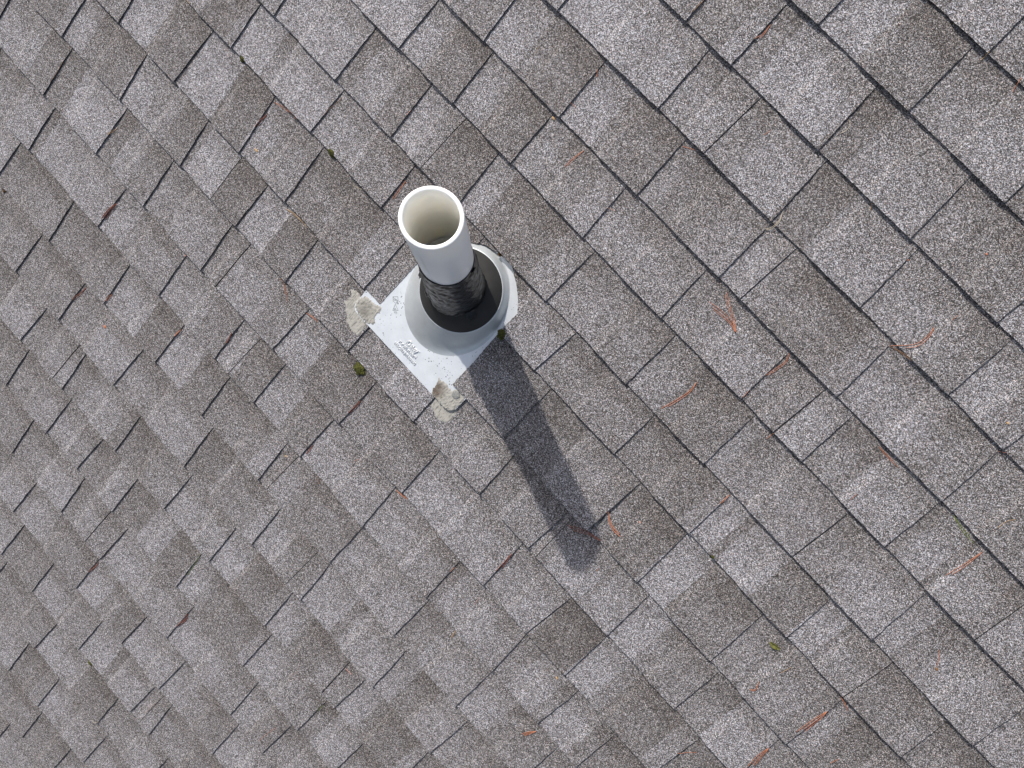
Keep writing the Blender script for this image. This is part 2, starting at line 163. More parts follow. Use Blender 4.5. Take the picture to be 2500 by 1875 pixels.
"small folded green leaf on a shingle in the lower right"],["moss",0,"r",1,[[-1.1134,-0.7357],[0.0047,0.0066]],
"dark speck of moss cut by the left edge"]],
"tones":[[-1.3015,-0.3842,-1.3944,-1.2098,0.62],[-1.2467,-0.29,-1.2965,-1.1972,0.35],[-1.1488,-0.2442,-1.1976,-1.1002,0.62],[-1.0329,-0.236,-1.103,-0.9634,0.4],[-1.0294,-0.1138,-1.1238,-0.9361,0.7],[-0.9008,-0.121,-0.9557,-0.8463,0.4],[-0.8375,0.0509,-0.8821,-0.7931,0.36],[-0.7408,0.0534,-0.805,-0.6772,0.74],[-0.5665,0.0497,-0.6451,-0.4887,0.7],[-0.6235,0.1852,-0.7201,-0.5282,0.68],[-0.8173,-0.042,-0.846,-0.7886,0.42],[-0.7701,-0.0868,-0.8321,-0.7087,0.72],[-0.6536,-0.0915,-0.7229,-0.5849,0.36],[-0.593,-0.0292,-0.6369,-0.5493,0.6],[-0.4897,-0.0429,-0.5372,-0.4426,0.52],[-0.3632,-0.0247,-0.4801,-0.2481,0.42],[-0.4383,0.0963,-0.515,-0.3624,0.68],[-0.9287,-0.2315,-0.9849,-0.873,0.68],[-0.8365,-0.2213,-0.8748,-0.7984,0.55],[-0.7469,-0.2174,-0.7932,-0.7009,0.4],[-0.6596,-0.2197,-0.7054,-0.614,0.7],[-0.5567,-0.2273,-0.5979,-0.5157,0.3],[-0.4538,-0.2288,-0.5027,-0.4052,0.68],[-0.3747,-0.2312,-0.4231,-0.3266,0.36],[-0.3157,-0.2316,-0.3557,-0.2758,0.58],[-1.0988,-0.3409,-1.1257,-1.072,0.42],[-1.0056,-0.3524,-1.0724,-0.9394,0.7],[-0.8819,-0.3109,-0.9167,-0.8472,0.4],[-0.8303,-0.3628,-0.8783,-0.7826,0.6],[-0.7643,-0.3657,-0.8119,-0.7169,0.45],[-0.6934,-0.3428,-0.7405,-0.6467,0.52],[-0.6023,-0.3476,-0.6659,-0.5392,0.56],[-0.4907,-0.3481,-0.5367,-0.4451,0.46],[-1.2501,-0.4791,-1.3062,-1.1943,0.5],[-1.0814,-0.4965,-1.109,-1.054,0.42],[-1.0199,-0.5167,-1.0749,-0.9653,0.64],[-0.9045,-0.5096,-0.9723,-0.8373,0.62],[-0.7961,-0.513,-0.8497,-0.743,0.66],[-0.6577,-0.4977,-0.7234,-0.5926,0.5],[-1.093,-0.6371,-1.1638,-1.0229,0.42],[-0.9613,-0.628,-1.0216,-0.9015,0.46],[-0.876,-0.6327,-0.9173,-0.8349,0.42],[-0.7795,-0.626,-0.8339,-0.7255,0.42],[-0.4978,0.3007,-0.5906,-0.406,0.72],[-0.4963,0.2251,-0.5225,-0.4701,0.4],[-0.4321,0.2005,-0.4771,-0.3874,0.6],[-0.3571,0.194,-0.3905,-0.3238,0.42],[-0.3064,0.2026,-0.3469,-0.2661,0.66],[-0.1935,0.1994,-0.2408,-0.1466,0.34],[-0.1076,0.2184,-0.1469,-0.0684,0.66],[0.0128,0.1929,-0.0653,0.0901,0.39],[-0.4039,0.3188,-0.4367,-0.3713,0.66],[-0.3104,0.3294,-0.3608,-0.2604,0.38],[-0.2463,0.3372,-0.2855,-0.2074,0.66],[-0.1401,0.3308,-0.1928,-0.0877,0.38],[-0.07,0.3409,-0.1082,-0.032,0.6],[0.0202,0.344,-0.0278,0.0679,0.5],[-0.3322,0.4315,-0.3887,-0.2761,0.45],[-0.2545,0.4547,-0.2963,-0.2131,0.66],[-0.1286,0.4502,-0.1869,-0.0709,0.38],[-0.0345,0.457,-0.0783,0.0091,0.66],[0.0745,0.4614,0.0213,0.1273,0.42],[-0.1366,0.5833,-0.2235,-0.0508,0.74],[-0.0034,0.5885,-0.0557,0.0486,0.66],[0.1742,0.4547,0.1217,0.2264,0.54],[0.1396,0.3355,0.0957,0.1833,0.6],[0.2202,0.3361,0.1701,0.2701,0.55],[-0.4377,0.106,-0.4988,-0.377,0.6],[-0.3234,0.0686,-0.3689,-0.2782,0.46],[-0.2322,0.0575,-0.2734,-0.1911,0.42],[-0.3116,-0.0747,-0.3895,-0.2345,0.38],[0.0364,0.7135,-0.0079,0.0803,0.45],[0.0714,0.6478,0.0363,0.1063,0.44],[0.0837,0.5996,0.0483,0.1189,0.56],[0.1573,0.7392,0.1234,0.1911,0.5],[0.2365,0.7687,0.1636,0.3088,0.7],[0.235,0.8871,0.1937,0.2761,0.68],[0.3653,0.9138,0.299,0.431,0.38],[0.3555,0.7738,0.3167,0.394,0.36],[0.4678,0.7827,0.4122,0.523,0.6],[0.4599,0.9161,0.4202,0.4994,0.5],[0.5599,0.8952,0.5037,0.6157,0.6],[0.3802,1.0227,0.3298,0.4302,0.6],[0.4586,1.0196,0.4144,0.5026,0.48],[0.2273,0.6457,0.1992,0.2552,0.5],[0.304,0.6467,0.2514,0.3562,0.64],[0.4035,0.6655,0.3641,0.4427,0.38],[0.4949,0.6661,0.45,0.5395,0.6],[0.2377,0.5131,0.1863,0.2888,0.42],[0.3253,0.502,0.2935,0.357,0.56],[0.6352,0.7751,0.5779,0.692,0.5],[0.3878,0.4974,0.3436,0.4318,0.56],[0.6392,0.6991,0.5956,0.6826,0.45],[-0.8575,-0.8041,-0.9283,-0.7874,0.45],[-0.7258,-0.7935,-0.7814,-0.6706,0.5],[-0.6279,-0.6592,-0.6816,-0.5745,0.62],[-0.5085,-0.6682,-0.5705,-0.4471,0.36],[-0.4341,-0.6627,-0.4823,-0.3862,0.66],[-0.3404,-0.6663,-0.388,-0.293,0.38],[-0.5352,-0.5151,-0.6219,-0.4494,0.58],[-0.4016,-0.3829,-0.4474,-0.3562,0.6],[-0.2737,-0.3758,-0.3351,-0.2128,0.5],[-0.3359,-0.519,-0.3654,-0.3064,0.6],[-0.2582,-0.4843,-0.2998,-0.2168,0.35],[-0.1768,-0.5088,-0.2264,-0.1275,0.64],[-0.0757,-0.5055,-0.1288,-0.023,0.42],[-0.1992,-0.3717,-0.2477,-0.1509,0.62],[-0.0876,-0.3843,-0.1597,-0.0162,0.33],[-0.2551,-0.2272,-0.2908,-0.2195,0.6],[-0.1727,-0.2086,-0.2158,-0.1299,0.42],[-0.5003,-0.7936,-0.5545,-0.4466,0.5],[-0.3377,-0.7876,-0.4085,-0.2675,0.6],[-0.7149,-0.9059,-0.7431,-0.6868,0.55],[-0.6463,-0.9229,-0.6838,-0.6091,0.42],[-0.5359,-0.9399,-0.6009,-0.4715,0.6],[-0.3893,-0.8961,-0.4436,-0.3353,0.36],[-0.268,-0.9041,-0.3261,-0.2103,0.5],[-0.216,-0.7667,-0.2637,-0.1685,0.37],[-0.0885,-0.7563,-0.1526,-0.025,0.45],[-0.2822,-0.6342,-0.3335,-0.2311,0.42],[-0.1743,-0.6263,-0.2207,-0.1282,0.46],[-0.7799,-1.0902,-0.8288,-0.7314,0.48],[-0.6084,-1.1056,-0.6709,-0.5465,0.58],[-0.0239,-0.6496,-0.0613,0.0133,0.6],[0.0153,-0.5061,-0.0493,0.0794,0.64],[0.4157,0.4264,0.3742,0.4569,0.6],[0.4533,0.4768,0.4188,0.4877,0.5],[0.5637,0.4637,0.4828,0.6436,0.38],[0.3792,0.3722,0.337,0.4212,0.5],[0.504,0.3752,0.4529,0.5547,0.6],[0.4394,0.242,0.403,0.4756,0.54],[0.543,0.2648,0.491,0.5946,0.37],[0.6149,0.1846,0.5789,0.6506,0.6],[0.7276,0.2107,0.6731,0.7817,0.54],[0.6166,0.088,0.5666,0.6663,0.35],[0.5981,0.3144,0.563,0.633,0.45],[0.6988,0.3472,0.6645,0.733,0.64],[0.7722,0.3612,0.7352,0.809,0.48],[0.88,0.3619,0.8314,0.9282,0.64],[0.7066,0.4636,0.6671,0.7459,0.6],[0.8969,0.4635,0.8436,0.9498,0.5],[0.6641,0.639,0.6053,0.7225,0.55],[0.7985,0.6274,0.7522,0.8444,0.45],[0.8547,0.6129,0.8115,0.8975,0.64],[0.6938,0.7221,0.6305,0.7564,0.4],[-0.5044,-1.4336,-0.5492,-0.4598,0.62],[-0.3974,-1.268,-0.4262,-0.3687,0.58],[-0.2441,-1.259,-0.296,-0.1926,0.64],[-0.2044,-1.1225,-0.2457,-0.1633,0.64],[-0.1079,-1.1123,-0.1623,-0.0539,0.36],[-0.0483,-1.118,-0.0843,-0.0125,0.66],[-0.1642,-0.9686,-0.2088,-0.1199,0.6],[-0.0035,-0.9685,-0.0429,0.0356,0.68],[0.0876,-0.975,0.0356,0.1392,0.38],[0.0441,-0.8408,0.0058,0.0822,0.64],[0.1996,-0.7983,0.1623,0.2367,0.68],[0.257,-0.8292,0.2114,0.3022,0.66],[0.0959,-1.1106,0.0161,0.1749,0.38],[0.0337,-1.269,-0.012,0.0791,0.66],[0.1297,-1.2577,0.0756,0.1834,0.6],[0.2111,-0.9819,0.1812,0.2409,0.64],[0.3012,-0.9579,0.2549,0.3472,0.36],[-0.2508,-1.389,-0.2941,-0.2078,0.65],[-0.1091,-1.3629,-0.1515,-0.0669,0.38],[-0.055,-1.3867,-0.0973,-0.013,0.66],[0.0246,-1.3681,-0.0172,0.0662,0.6],[-0.3391,-1.4849,-0.3933,-0.2852,0.6],[-0.1251,-1.5205,-0.1686,-0.0819,0.66],[0.0027,-1.5126,-0.0496,0.0547,0.6],[-0.2498,-1.6873,-0.295,-0.2049,0.65],[-0.142,-1.6862,-0.1966,-0.0878,0.6],[-0.2924,-1.8307,-0.375,-0.2106,0.36],[-0.1405,-1.7977,-0.1859,-0.0954,0.63],[-0.0672,-1.6517,-0.1211,-0.0137,0.36],[0.2443,-1.0869,0.2054,0.283,0.65],[0.3264,-1.0664,0.2879,0.3646,0.58],[0.1149,-1.3742,0.0689,0.1606,0.62],[0.2869,-1.2393,0.2428,0.3308,0.58],[0.3699,-1.3254,0.3033,0.4358,0.64],[0.5191,-1.0269,0.4652,0.5726,0.64],[0.2721,-0.4067,0.1952,0.3482,0.68],[0.4326,-0.3787,0.3689,0.4957,0.6],[0.2418,-0.5167,0.1828,0.3003,0.6],[0.3734,-0.5337,0.3308,0.4158,0.5],[0.2094,-0.652,0.1609,0.2576,0.6],[0.2944,-0.6455,0.2544,0.3341,0.58],[0.4201,-0.6868,0.3766,0.4634,0.6],[0.4998,-0.3146,0.4779,0.5217,0.4],[0.498,-0.3597,0.4685,0.5274,0.56],[0.5941,-0.3633,0.5466,0.6413,0.62],[0.5973,-0.2364,0.5438,0.6504,0.62],[0.7044,-0.2284,0.6623,0.7463,0.6],[0.6525,-0.0808,0.5837,0.7207,0.33],[0.7325,-0.0858,0.6951,0.7697,0.66],[0.8113,-0.1151,0.7707,0.8517,0.37],[0.6797,-0.3794,0.6216,0.7372,0.24],[0.7893,-0.3819,0.75,0.8284,0.68],[0.9279,-0.3886,0.8611,0.9941,0.35],[0.779,-0.2361,0.7373,0.8205,0.7],[0.876,-0.2256,0.8349,0.9169,0.46],[0.5006,-0.5153,0.4397,0.561,0.6],[0.6605,-0.5235,0.6307,0.6902,0.5],[0.7282,-0.5125,0.6876,0.7686,0.64],[0.8316,-0.5402,0.7767,0.8861,0.62],[0.4698,-0.649,0.4386,0.5009,0.45],[0.5496,-0.6529,0.4992,0.5996,0.6],[0.6854,-0.6556,0.6436,0.7271,0.63],[0.7806,-0.6348,0.7356,0.8253,0.45],[0.3918,-0.8294,0.3347,0.4484,0.6],[0.5,-0.8126,0.4679,0.5319,0.6],[0.5615,-0.793,0.5298,0.593,0.38],[0.6343,-0.8006,0.5989,0.6695,0.6],[0.4792,-0.9681,0.4421,0.5161,0.64],[0.5945,-0.9565,0.5377,0.651,0.34],[0.7181,0.0541,0.6816,0.7543,0.7],[0.8201,0.057,0.7744,0.8655,0.7],[0.9206,0.0599,0.8723,0.9685,0.37],[0.739,-0.0893,0.6948,0.7829,0.7],[0.847,-0.0691,0.7869,0.9067,0.4],[1.0049,0.0548,0.9699,1.0397,0.68],[1.0745,0.0543,1.043,1.1058,0.54],[0.9535,-0.0783,0.9173,0.9895,0.5],[1.0556,-0.0612,1.0005,1.1102,0.54],[0.9154,0.1964,0.8779,0.9527,0.48],[1.0167,0.1936,0.9611,1.0719,0.6],[1.1082,0.1906,1.0747,1.1415,0.64],[1.1553,0.2194,1.1282,1.1822,0.46],[1.2395,0.2094,1.1918,1.2868,0.6],[0.9969,0.3682,0.9731,1.0206,0.42],[1.0187,0.3131,0.9857,1.0516,0.6],[1.1118,0.3251,1.0674,1.1559,0.55],[1.1562,0.0418,1.1375,1.1749,0.6],[1.2052,0.0803,1.159,1.2511,0.4],[1.1748,-0.0671,1.1397,1.2097,0.6],[1.2298,-0.0315,1.1922,1.2673,0.37],[0.9863,-0.2073,0.9493,1.0232,0.45],[1.0745,-0.192,1.0314,1.1174,0.68],[1.2313,0.2931,1.1844,1.2778,0.58]],
"pipe_r":0.04834,"pipe_l":0.55568}''')
COURSE = {int(k): v for k, v in D['courses'].items()}
JOINT = {int(k): v for k, v in D['joints'].items()}
HOLE = [[-.1222, -.172]] + D['hole'] + [[.1228, -.172]]
# ---------------------------------------------------------------- helpers
def finish(o, parent=None):
    C.objects.link(o)
    if parent: o.parent = parent
    else: o.matrix_world = RW
    return o
def mesh_obj(name, verts, faces, mats, parent=None, smooth=False, midx=None):
    me = bpy.data.meshes.new(name); me.from_pydata([tuple(v) for v in verts], [], faces)
    for m in (mats if isinstance(mats, list) else [mats]): me.materials.append(m)
    if midx: me.polygons.foreach_set('material_index', midx)
    if smooth: me.polygons.foreach_set('use_smooth', [True] * len(me.polygons))
    me.update(); return finish(bpy.data.objects.new(name, me), parent)
def thing(name, label, cat, group=None):
    o = bpy.data.objects.new(name, None); C.objects.link(o); o.empty_display_size = .05
    o.matrix_world = RW; o['label'] = label; o['category'] = cat
    if group: o['group'] = group
    return o
def tag(o, label, cat, group=None):
    o['label'] = label; o['category'] = cat
    if group: o['group'] = group
    return o
def smooth_by_angle(o, deg=40):
    bm = bmesh.new(); bm.from_mesh(o.data); bm.normal_update()
    for f in bm.faces: f.smooth = True
    for e in bm.edges:
        if len(e.link_faces) == 2 and e.calc_face_angle(0) > math.radians(deg): e.smooth = False
    bm.to_mesh(o.data); bm.free()
# ---------------------------------------------------------------- materials
def mat(name):
    m = bpy.data.materials.new(name); m.use_nodes = True
    return m, m.node_tree, m.node_tree.nodes['Principled BSDF']
def N(t, ty, **k):
    n = t.nodes.new(ty)
    for a, b in k.items():
        if a.startswith('i_'): n.inputs[a[2:].replace('_', ' ')].default_value = b
        else: setattr(n, a, b)
    return n
def L(t, a, b): t.links.new(a, b)
def math_n(t, op, a, b=None, c=None, clamp=False):
    n = t.nodes.new('ShaderNodeMath'); n.operation = op; n.use_clamp = clamp
    for i, x in enumerate((a, b, c)):
        if x is None: continue
        if isinstance(x, (int, float)): n.inputs[i].default_value = x
        else: t.links.new(x, n.inputs[i])
    return n.outputs[0]
def ramp(t, fac, stops, interp='LINEAR'):
    n = t.nodes.new('ShaderNodeValToRGB'); cr = n.color_ramp; cr.interpolation = interp
    while len(cr.elements) > 1: cr.elements.remove(cr.elements[-1])
    for i, (p, c) in enumerate(stops):
        e = cr.elements[0] if i == 0 else cr.elements.new(p)
        e.position = p; e.color = (*c, 1) if len(c) == 3 else c
    t.links.new(fac, n.inputs[0]); return n.outputs[0]
def mixc(t, fac, a, b, mode='MIX'):
    n = t.nodes.new('ShaderNodeMix'); n.data_type = 'RGBA'; n.blend_type = mode
    if isinstance(fac, (int, float)): n.inputs[0].default_value = fac
    else: t.links.new(fac, n.inputs[0])
    for i, x in ((6, a), (7, b)):
        if isinstance(x, tuple): n.inputs[i].default_value = (*x, 1)
        else: t.links.new(x, n.inputs[i])
    return n.outputs[2]
def granules():
    m, t, b = mat('mineral_granules')
    tc = N(t, 'ShaderNodeTexCoord').outputs['Object']
    at = N(t, 'ShaderNodeAttribute', attribute_name='tone').outputs['Color']
    sep = N(t, 'ShaderNodeSeparateColor'); L(t, at, sep.inputs[0])
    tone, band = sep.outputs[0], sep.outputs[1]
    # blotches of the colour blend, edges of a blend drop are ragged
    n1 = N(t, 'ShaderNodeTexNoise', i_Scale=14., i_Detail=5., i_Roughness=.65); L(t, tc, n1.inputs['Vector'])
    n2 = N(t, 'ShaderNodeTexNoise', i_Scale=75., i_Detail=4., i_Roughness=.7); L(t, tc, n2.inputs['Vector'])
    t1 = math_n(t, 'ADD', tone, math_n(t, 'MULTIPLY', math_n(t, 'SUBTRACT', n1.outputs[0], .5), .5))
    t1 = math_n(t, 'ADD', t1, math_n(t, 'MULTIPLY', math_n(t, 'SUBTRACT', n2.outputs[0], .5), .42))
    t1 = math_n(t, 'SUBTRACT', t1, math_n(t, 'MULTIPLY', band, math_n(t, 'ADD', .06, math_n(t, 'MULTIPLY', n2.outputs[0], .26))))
    # single granules: each about 1.6 mm, light, dark, blue grey or brown
    v1 = N(t, 'ShaderNodeTexVoronoi', i_Scale=780., i_Randomness=1.); L(t, tc, v1.inputs['Vector'])
    s1 = N(t, 'ShaderNodeSeparateColor'); L(t, v1.outputs['Color'], s1.inputs[0])
    v2 = N(t, 'ShaderNodeTexVoronoi', i_Scale=560., i_Randomness=1.); L(t, tc, v2.inputs['Vector'])
    s2 = N(t, 'ShaderNodeSeparateColor'); L(t, v2.outputs['Color'], s2.inputs[0])
    g = math_n(t, 'ADD', math_n(t, 'MULTIPLY', s1.outputs[0], .66), math_n(t, 'MULTIPLY', s2.outputs[0], .34))
    g = math_n(t, 'ADD', g, math_n(t, 'MULTIPLY', math_n(t, 'SUBTRACT', t1, .5), .38))
    col = ramp(t, g, [(.0, (.02, .019, .019)), (.25, (.048, .046, .045)), (.5, (.15, .145, .143)), (.72, (.33, .325, .325)), (.95, (.72, .72, .73))])
    hue = ramp(t, s1.outputs[1], [(0, (1.03, .99, .96)), (.35, (1.0, 1.0, 1.0)), (.62, (.97, .99, 1.05)), (.86, (1.10, .98, .90)), (.95, (1.16, .93, .84))], 'CONSTANT')
    col = mixc(t, 1., col, hue, 'MULTIPLY')
    warm = ramp(t, t1, [(.15, (1.02, .985, .945)), (.65, (.985, .992, 1.02))])
    col = mixc(t, 1., col, warm, 'MULTIPLY')
    col = mixc(t, 1., col, (1.0, .992, 1.015), 'MULTIPLY')
    L(t, col, b.inputs['Base Color'])
    b.inputs['Roughness'].default_value = .85
    L(t, math_n(t, 'MULTIPLY', s1.outputs[2], .5), b.inputs['Specular IOR Level'])
    # relief
    hgt = math_n(t, 'MULTIPLY', math_n(t, 'SUBTRACT', 1., v1.outputs['Distance']), .0006)
    n3 = N(t, 'ShaderNodeTexNoise', i_Scale=38., i_Detail=3., i_Roughness=.6); L(t, tc, n3.inputs['Vector'])
    hgt = math_n(t, 'ADD', hgt, math_n(t, 'MULTIPLY', s2.outputs[1], .0004))
    hgt = math_n(t, 'ADD', hgt, math_n(t, 'MULTIPLY', n3.outputs[0], .0009))
    bp = N(t, 'ShaderNodeBump', i_Strength=.8, i_Distance=1.); L(t, hgt, bp.inputs['Height']); L(t, bp.outputs[0], b.inputs['Normal'])
    return m
def plain(name, col, rough, metal=0., spec=.5, nscale=None, namp=.2, bump=0., bscale=200., coat=0.):
    m, t, b = mat(name)
    tc = N(t, 'ShaderNodeTexCoord').outputs['Object']
    b.inputs['Base Color'].default_value = (*col, 1)
    if nscale:
        n = N(t, 'ShaderNodeTexNoise', i_Scale=nscale, i_Detail=5., i_Roughness=.65); L(t, tc, n.inputs['Vector'])
        c = ramp(t, n.outputs[0], [(.3, tuple(x * (1 - namp) for x in col)), (.7, tuple(min(1, x * (1 + namp)) for x in col))])
        L(t, c, b.inputs['Base Color'])
    b.inputs['Roughness'].default_value = rough; b.inputs['Metallic'].default_value = metal
    b.inputs['Specular IOR Level'].default_value = spec; b.inputs['Coat Weight'].default_value = coat
    if bump:
        n = N(t, 'ShaderNodeTexNoise', i_Scale=bscale, i_Detail=4.); L(t, tc, n.inputs['Vector'])
        bp = N(t, 'ShaderNodeBump', i_Strength=.6, i_Distance=bump); L(t, n.outputs[0], bp.inputs['Height']); L(t, bp.outputs[0], b.inputs['Normal'])
    return m
MG = granules()
MEDGE = plain('asphalt_edge', (.012, .012, .014), .8, nscale=300., namp=.5, bump=.002)
def metal(name, base, rough, metallic, specks):
    m, t, b = mat(name)
    tc = N(t, 'ShaderNodeTexCoord').outputs['Object']
    n = N(t, 'ShaderNodeTexNoise', i_Scale=28., i_Detail=6., i_Roughness=.7); L(t, tc, n.inputs['Vector'])
    col = ramp(t, n.outputs[0], [(.3, tuple(x * .86 for x in base)), (.7, base)])
    if specks:                                       # dirt specks rained onto the sheet
        v = N(t, 'ShaderNodeTexVoronoi', i_Scale=230.); L(t, tc, v.inputs['Vector'])
        s = N(t, 'ShaderNodeSeparateColor'); L(t, v.outputs['Color'], s.inputs[0])
        thr = math_n(t, 'MULTIPLY', math_n(t, 'POWER', s.outputs[0], 2.6), .36)
        n2 = N(t, 'ShaderNodeTexNoise', i_Scale=16., i_Detail=2.); L(t, tc, n2.inputs['Vector'])
        thr = math_n(t, 'MULTIPLY', thr, ramp(t, n2.outputs[0], [(.38, (.15,) * 3), (.6, (1.15,) * 3)]))
        dot = math_n(t, 'LESS_THAN', v.outputs['Distance'], thr)
        col = mixc(t, math_n(t, 'MULTIPLY', dot, .85), col, (.10, .10, .11))
    L(t, col, b.inputs['Base Color'])
    b.inputs['Metallic'].default_value = metallic
    n4 = N(t, 'ShaderNodeTexNoise', i_Scale=9., i_Detail=4.); L(t, tc, n4.inputs['Vector'])
    L(t, math_n(t, 'ADD', rough - .1, math_n(t, 'MULTIPLY', n4.outputs[0], .2)), b.inputs['Roughness'])
    n5 = N(t, 'ShaderNodeTexNoise', i_Scale=22., i_Detail=2.); L(t, tc, n5.inputs['Vector'])
    bp = N(t, 'ShaderNodeBump', i_Strength=.35, i_Distance=.003); L(t, n5.outputs[0], bp.inputs['Height']); L(t, bp.outputs[0], b.inputs['Normal'])
    return m
MFL = metal('galvanised_sheet', (.80, .83, .86), .42, .35, True)
MCONE = metal('shaded_sheet', (.62, .65, .67), .38, .4, False)  # same sheet metal, its slanted side's shading put into a darker base colour
MPVC = plain('white_pvc', (.90, .90, .895), .35, nscale=20., namp=.02)
MPVCI = plain('pvc_bore', (.93, .915, .86), .5, nscale=30., namp=.05, bump=.0015, bscale=30.)
for m_ in (MPVC, MPVCI):
    b_ = m_.node_tree.nodes['Principled BSDF']; b_.inputs['Subsurface Weight'].default_value = .22
    b_.inputs['Subsurface Radius'].default_value = (.012, .0105, .0075); b_.inputs['Subsurface Scale'].default_value = 1.
MRUB = plain('black_rubber', (.026, .0255, .025), .62, spec=.3, nscale=25., namp=.2, bump=.0006, bscale=90.)
def tape_mat():
    m, t, b = mat('black_vinyl_tape')
    tc = N(t, 'ShaderNodeTexCoord').outputs['Object']
    b.inputs['Base Color'].default_value = (.005, .0052, .007, 1)
    b.inputs['Roughness'].default_value = .30; b.inputs['Specular IOR Level'].default_value = .38
    mp = N(t, 'ShaderNodeMapping'); L(t, tc, mp.inputs[0])
    q = Vector((0, 0, 1)).rotation_difference(AX).inverted().to_euler(); mp.inputs['Rotation'].default_value = q
    mp.inputs['Scale'].default_value = (1, 1, 3)
    n = N(t, 'ShaderNodeTexNoise', i_Scale=14., i_Detail=2., i_Distortion=2.); L(t, mp.outputs[0], n.inputs['Vector'])
    bp = N(t, 'ShaderNodeBump', i_Strength=.9, i_Distance=.004); L(t, n.outputs[0], bp.inputs['Height']); L(t, bp.outputs[0], b.inputs['Normal'])
    return m
MTAPE = tape_mat()
def caulk_mat(name, base, dirt):
    m, t, b = mat(name)
    tc = N(t, 'ShaderNodeTexCoord').outputs['Object']
    mp = N(t, 'ShaderNodeMapping'); L(t, tc, mp.inputs[0]); mp.inputs['Scale'].default_value = (2.6, .45, 1)
    n = N(t, 'ShaderNodeTexNoise', i_Scale=140., i_Detail=5., i_Roughness=.6, i_Distortion=.7); L(t, mp.outputs[0], n.inputs['Vector'])
    n2 = N(t, 'ShaderNodeTexNoise', i_Scale=55., i_Detail=5.); L(t, tc, n2.inputs['Vector'])
    at = N(t, 'ShaderNodeAttribute', attribute_name='tone').outputs['Color']
    sp = N(t, 'ShaderNodeSeparateColor'); L(t, at, sp.inputs[0])
    d = math_n(t, 'MULTIPLY', sp.outputs[0], ramp(t, n2.outputs[0], [(.3, (.5,) * 3), (.55, (1,) * 3)]))
    c = ramp(t, n.outputs[0], [(.36, tuple(x * .42 for x in base)), (.47, base), (.8, tuple(min(1, x * 1.12) for x in base))])
    c = mixc(t, d, c, dirt)
    L(t, c, b.inputs['Base Color']); b.inputs['Roughness'].default_value = .75
    bp = N(t, 'ShaderNodeBump', i_Strength=.7, i_Distance=.002); L(t, n.outputs[0], bp.inputs['Height']); L(t, bp.outputs[0], b.inputs['Normal'])
    return m
MCK = caulk_mat('dried_sealant', (.38, .365, .33), (.21, .20, .175))
MCKB = caulk_mat('peeling_sealant', (.38, .365, .33), (.12, .09, .07))
MNAIL = plain('grey_nail_cover', (.25, .25, .24), .7, nscale=400., namp=.4, bump=.001, bscale=500.)
NEEDLE = {k: plain('needle_' + k, c, .55, nscale=180., namp=.25) for k, c in dict(
    orange=(.44, .17, .09), red=(.25, .085, .055), tan=(.46, .30, .15), brown=(.22, .12, .06), pale=(.55, .48, .38),
    pink=(.56, .30, .24), olive=(.22, .20, .08), green=(.20, .25, .05), grey=(.42, .42, .40)).items()}
MMOSS = plain('moss', (.075, .078, .012), .9, nscale=350., namp=.7, bump=.003, bscale=500.)
MMOSSR = plain('rusty_moss', (.12, .065, .02), .9, nscale=350., namp=.7, bump=.003, bscale=500.)
MWOOD = plain('roof_deck_plywood', (.32, .22, .13), .8, nscale=30., namp=.3)
# ---------------------------------------------------------------- roof covering
H0 = .1435; N0, STEP, TT, OFF = .002, .0066, .0040, None
OFF = -(N0 + STEP + TT)
KMIN, KMAX, UMIN, UMAX = -7, 29, -2.7, 2.9
def jit(u, s=0.): return (noise.noise(Vector((u * 170, s * 3.1, 0))) * .0007 + noise.noise(Vector((u * 38, s * 1.7, 5))) * .0009)
def wk(k, u):                                        # course line k: lower edge of course k-1
    if k in COURSE:
        c = COURSE[k]; d = c['d']; x = (u - c['u0']) / .1
        if x < 0: dv = d[0] * math.exp(x * .4)
        elif x >= len(d) - 1: dv = d[-1] * math.exp((len(d) - 1 - x) * .4)
        else: i = int(x); f = x - i; f = f * f * (3 - 2 * f); dv = d[i] * (1 - f) + d[i + 1] * f
        return c['base'] + dv * .0006
    if k < 0: return COURSE[0]['base'] - k * H0
    return COURSE[21]['base'] - (k - 21) * H0
rj = random.Random(3)
TABS = {}
for k in range(KMIN, KMAX):
    js = [list(j[:3]) for j in JOINT.get(k, [])]
    if not js: js = [[rj.uniform(-.1, .1)] * 2 + ['n']]
    u = js[0][0]
    while u > UMIN: u -= rj.choice((.14, .215, .22, .225, .24)); js.insert(0, [u, u + rj.uniform(-.004, .004), 'n'])
    u = max(j[0] for j in js)
    while u < UMAX: u += rj.choice((.14, .215, .22, .225, .24)); js.append([u, u + rj.uniform(-.004, .004), 'n'])
    segs = []                                         # between full steps: valley, then a raised tooth up to the joint
    steps = [j for j in js if j[2] in 'nts']
    for a, b in zip(steps[:-1], steps[1:]):
        wdt = b[0] - a[0]
        inner = [j for j in js if j[2] in 'gh' and a[0] < j[0] < b[0]]
        fr = rj.uniform(.38, .58) if wdt > .12 else rj.uniform(.3, .4)
        us = a[0] + wdt * fr
        if inner: us = min(us, a[0] + (inner[0][0] - a[0]) * .45)
        segs.append((a, b, us, inner))
    TABS[k] = (js, segs)
TONES = D['tones']
def lerp_joint(j, f): return j[0] + (j[1] - j[0]) * f
def frac_w(k, u, w): return max(0., min(1., (wk(k, u) - w) / max(.01, wk(k, u) - wk(k + 1, u))))
rt = random.Random(11)
TONEOF = {}
for k, (js, segs) in TABS.items():
    TONEOF[k] = []
    for a, b, us, inner in segs:
        TONEOF[k].append((a[0], us, b[0], rt.uniform(.38, .58), rt.uniform(.42, .64)))
PATCH = {}
